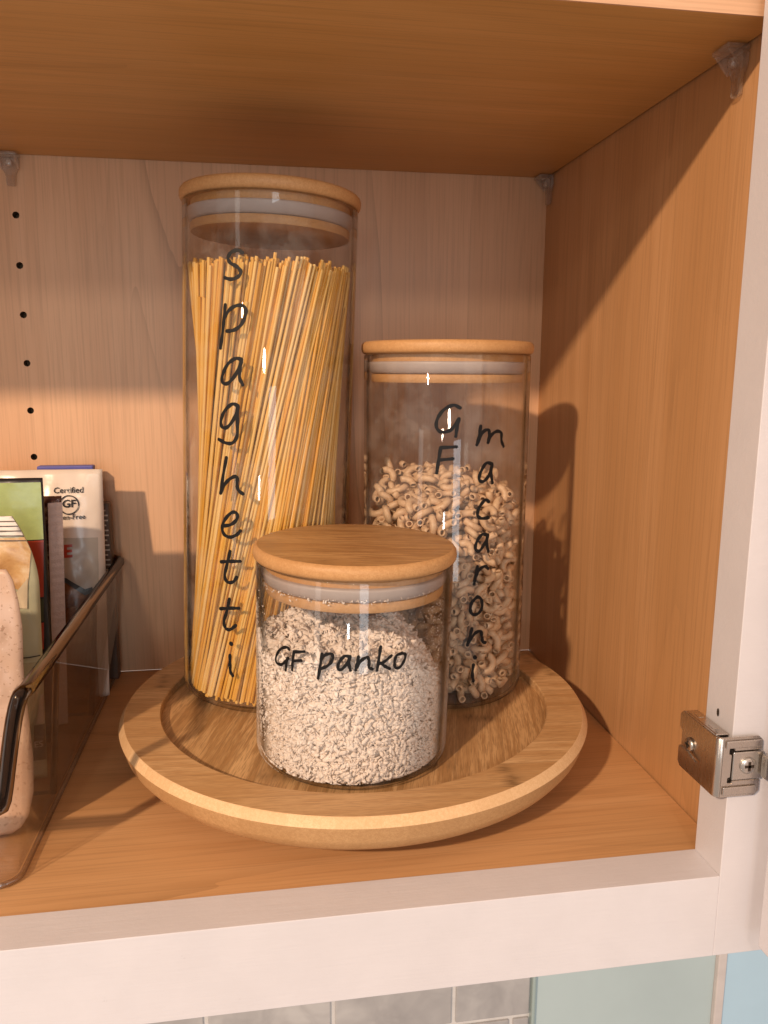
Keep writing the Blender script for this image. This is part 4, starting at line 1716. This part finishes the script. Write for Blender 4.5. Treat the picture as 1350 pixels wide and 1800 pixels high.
L_ = -0.376
gt, gm, gb = G_(67, 850), G_(74, 950), G_(76, 1050)
gp.patch('green_panel', M_green, [(L_, gt[1]), gt, gm, (L_, gm[1])], 0.0004)
gp.patch('red_panel', M_red, [(L_, gm[1] - 0.0006), (gm[0], gm[1] - 0.0006), gb, (L_, gb[1])], 0.0004)
gc, gd = G_(77, 1092), G_(78, 1140)
gp.patch('dark_green_panel', plain('olive_print', (0.06, 0.07, 0.03), 0.3, var=0.3, vscale=90), [(L_, gb[1] - 0.0012), (gb[0], gb[1] - 0.0012), gc, (L_, gc[1])], 0.0004)
gp.patch('red_panel', M_red, [(L_, gc[1] - 0.0008), (gc[0], gc[1] - 0.0008), gd, (L_, gd[1])], 0.0004)

# flatbread packet with a pale green edge
YFB = 0.114


def fb_r(v):
    xs = at(68, 1060, 1, YFB)[0]
    return xs - 0.012 * max(0.0, (v - 0.72) / 0.28) ** 2.0


fz1 = at(10, 912, 1, YFB)[2]
flat = Packet('flatbread_packet', 'flatbread packet with pale green edge and striped top, standing in the bin', -0.385, fb_r(0), 0.106, 0.122, 0.004, fz1, 0.012, M_pgreen, 'packet', xr_fn=fb_r, crinkle=0.0009, seed=4.0)


def F_(px, py):
    p = at(px, py, 1, 0.1085)
    return (p[0], p[2])


flat.patch('bread_picture', M_bread, [(-0.382, F_(0, 952)[1]), F_(44, 952), F_(44, 1010), F_(42, 1050), F_(22, 1040), (-0.382, F_(0, 1040)[1])], 0.0004)
flat.patch('bread_picture', film('pita_print', (0.74, 0.64, 0.46), 0.25, 0.25, 60), [F_(20, 1050), F_(42, 1022), F_(44, 1074), F_(24, 1072)], 0.0006)
flat.patch('striped_top', M_white, [(-0.382, F_(0, 912)[1]), F_(14, 914), F_(38, 930), F_(52, 950), (-0.382, F_(0, 951)[1])], 0.0005)
for k in range(5):
    yy = 921 + 6.5 * k
    flat.patch('stripe', plain('stripe_print', (0.10, 0.065, 0.04), 0.3) if k == 0 else bpy.data.materials['stripe_print'], [(-0.382, F_(0, yy)[1]), F_(30 + 5 * k, yy + 2 + 2 * k), F_(30 + 5 * k, yy + 4 + 2 * k), (-0.382, F_(0, yy + 2)[1])], 0.0008, n=8)
flat.patch('seal_line', M_black, [F_(38, 1156), F_(68, 1155), F_(68, 1157), F_(38, 1158)], 0.0006, n=8)
flat.patch('pale_label', plain('label_print', (0.62, 0.55, 0.50), 0.35), [F_(70, 1222), F_(88, 1222), F_(88, 1270), F_(66, 1270)], 0.0005, n=8)
flat.patch('dark_label', plain('dark_label_print', (0.055, 0.042, 0.03), 0.35), [F_(62, 1272), F_(90, 1271), F_(92, 1330), F_(62, 1332)], 0.0005, n=8)
q = F_(71, 1308)
flat.text('lettering', 'ES', q[0], q[1], 0.0046, M_white, off=0.0009)

# kraft packet at the front
YK = 0.060


_kt = [at(x, y, 1, 0.057) for x, y in ((2, 1003), (16, 1022), (27, 1060), (35, 1105), (39, 1190), (50, 1270), (58, 1330), (60, 1390), (52, 1430), (38, 1452), (14, 1466))][::-1]
_kz = [p[2] for p in _kt]
_kx = [p[0] for p in _kt]


def kb_r(v):
    return float(np.interp(0.0035 + v * (kz1 - 0.0035), _kz, _kx))


kz1 = at(2, 1003, 1, YK)[2]
kraft = Packet('kraft_packet', 'speckled beige paper packet with rounded corners at the front of bin', -0.372, kb_r(0.3), 0.055, 0.062, 0.0035, kz1, 0.009, M_beige, 'packet', xr_fn=kb_r, crinkle=0.0013, seed=5.5, bot=0.4)
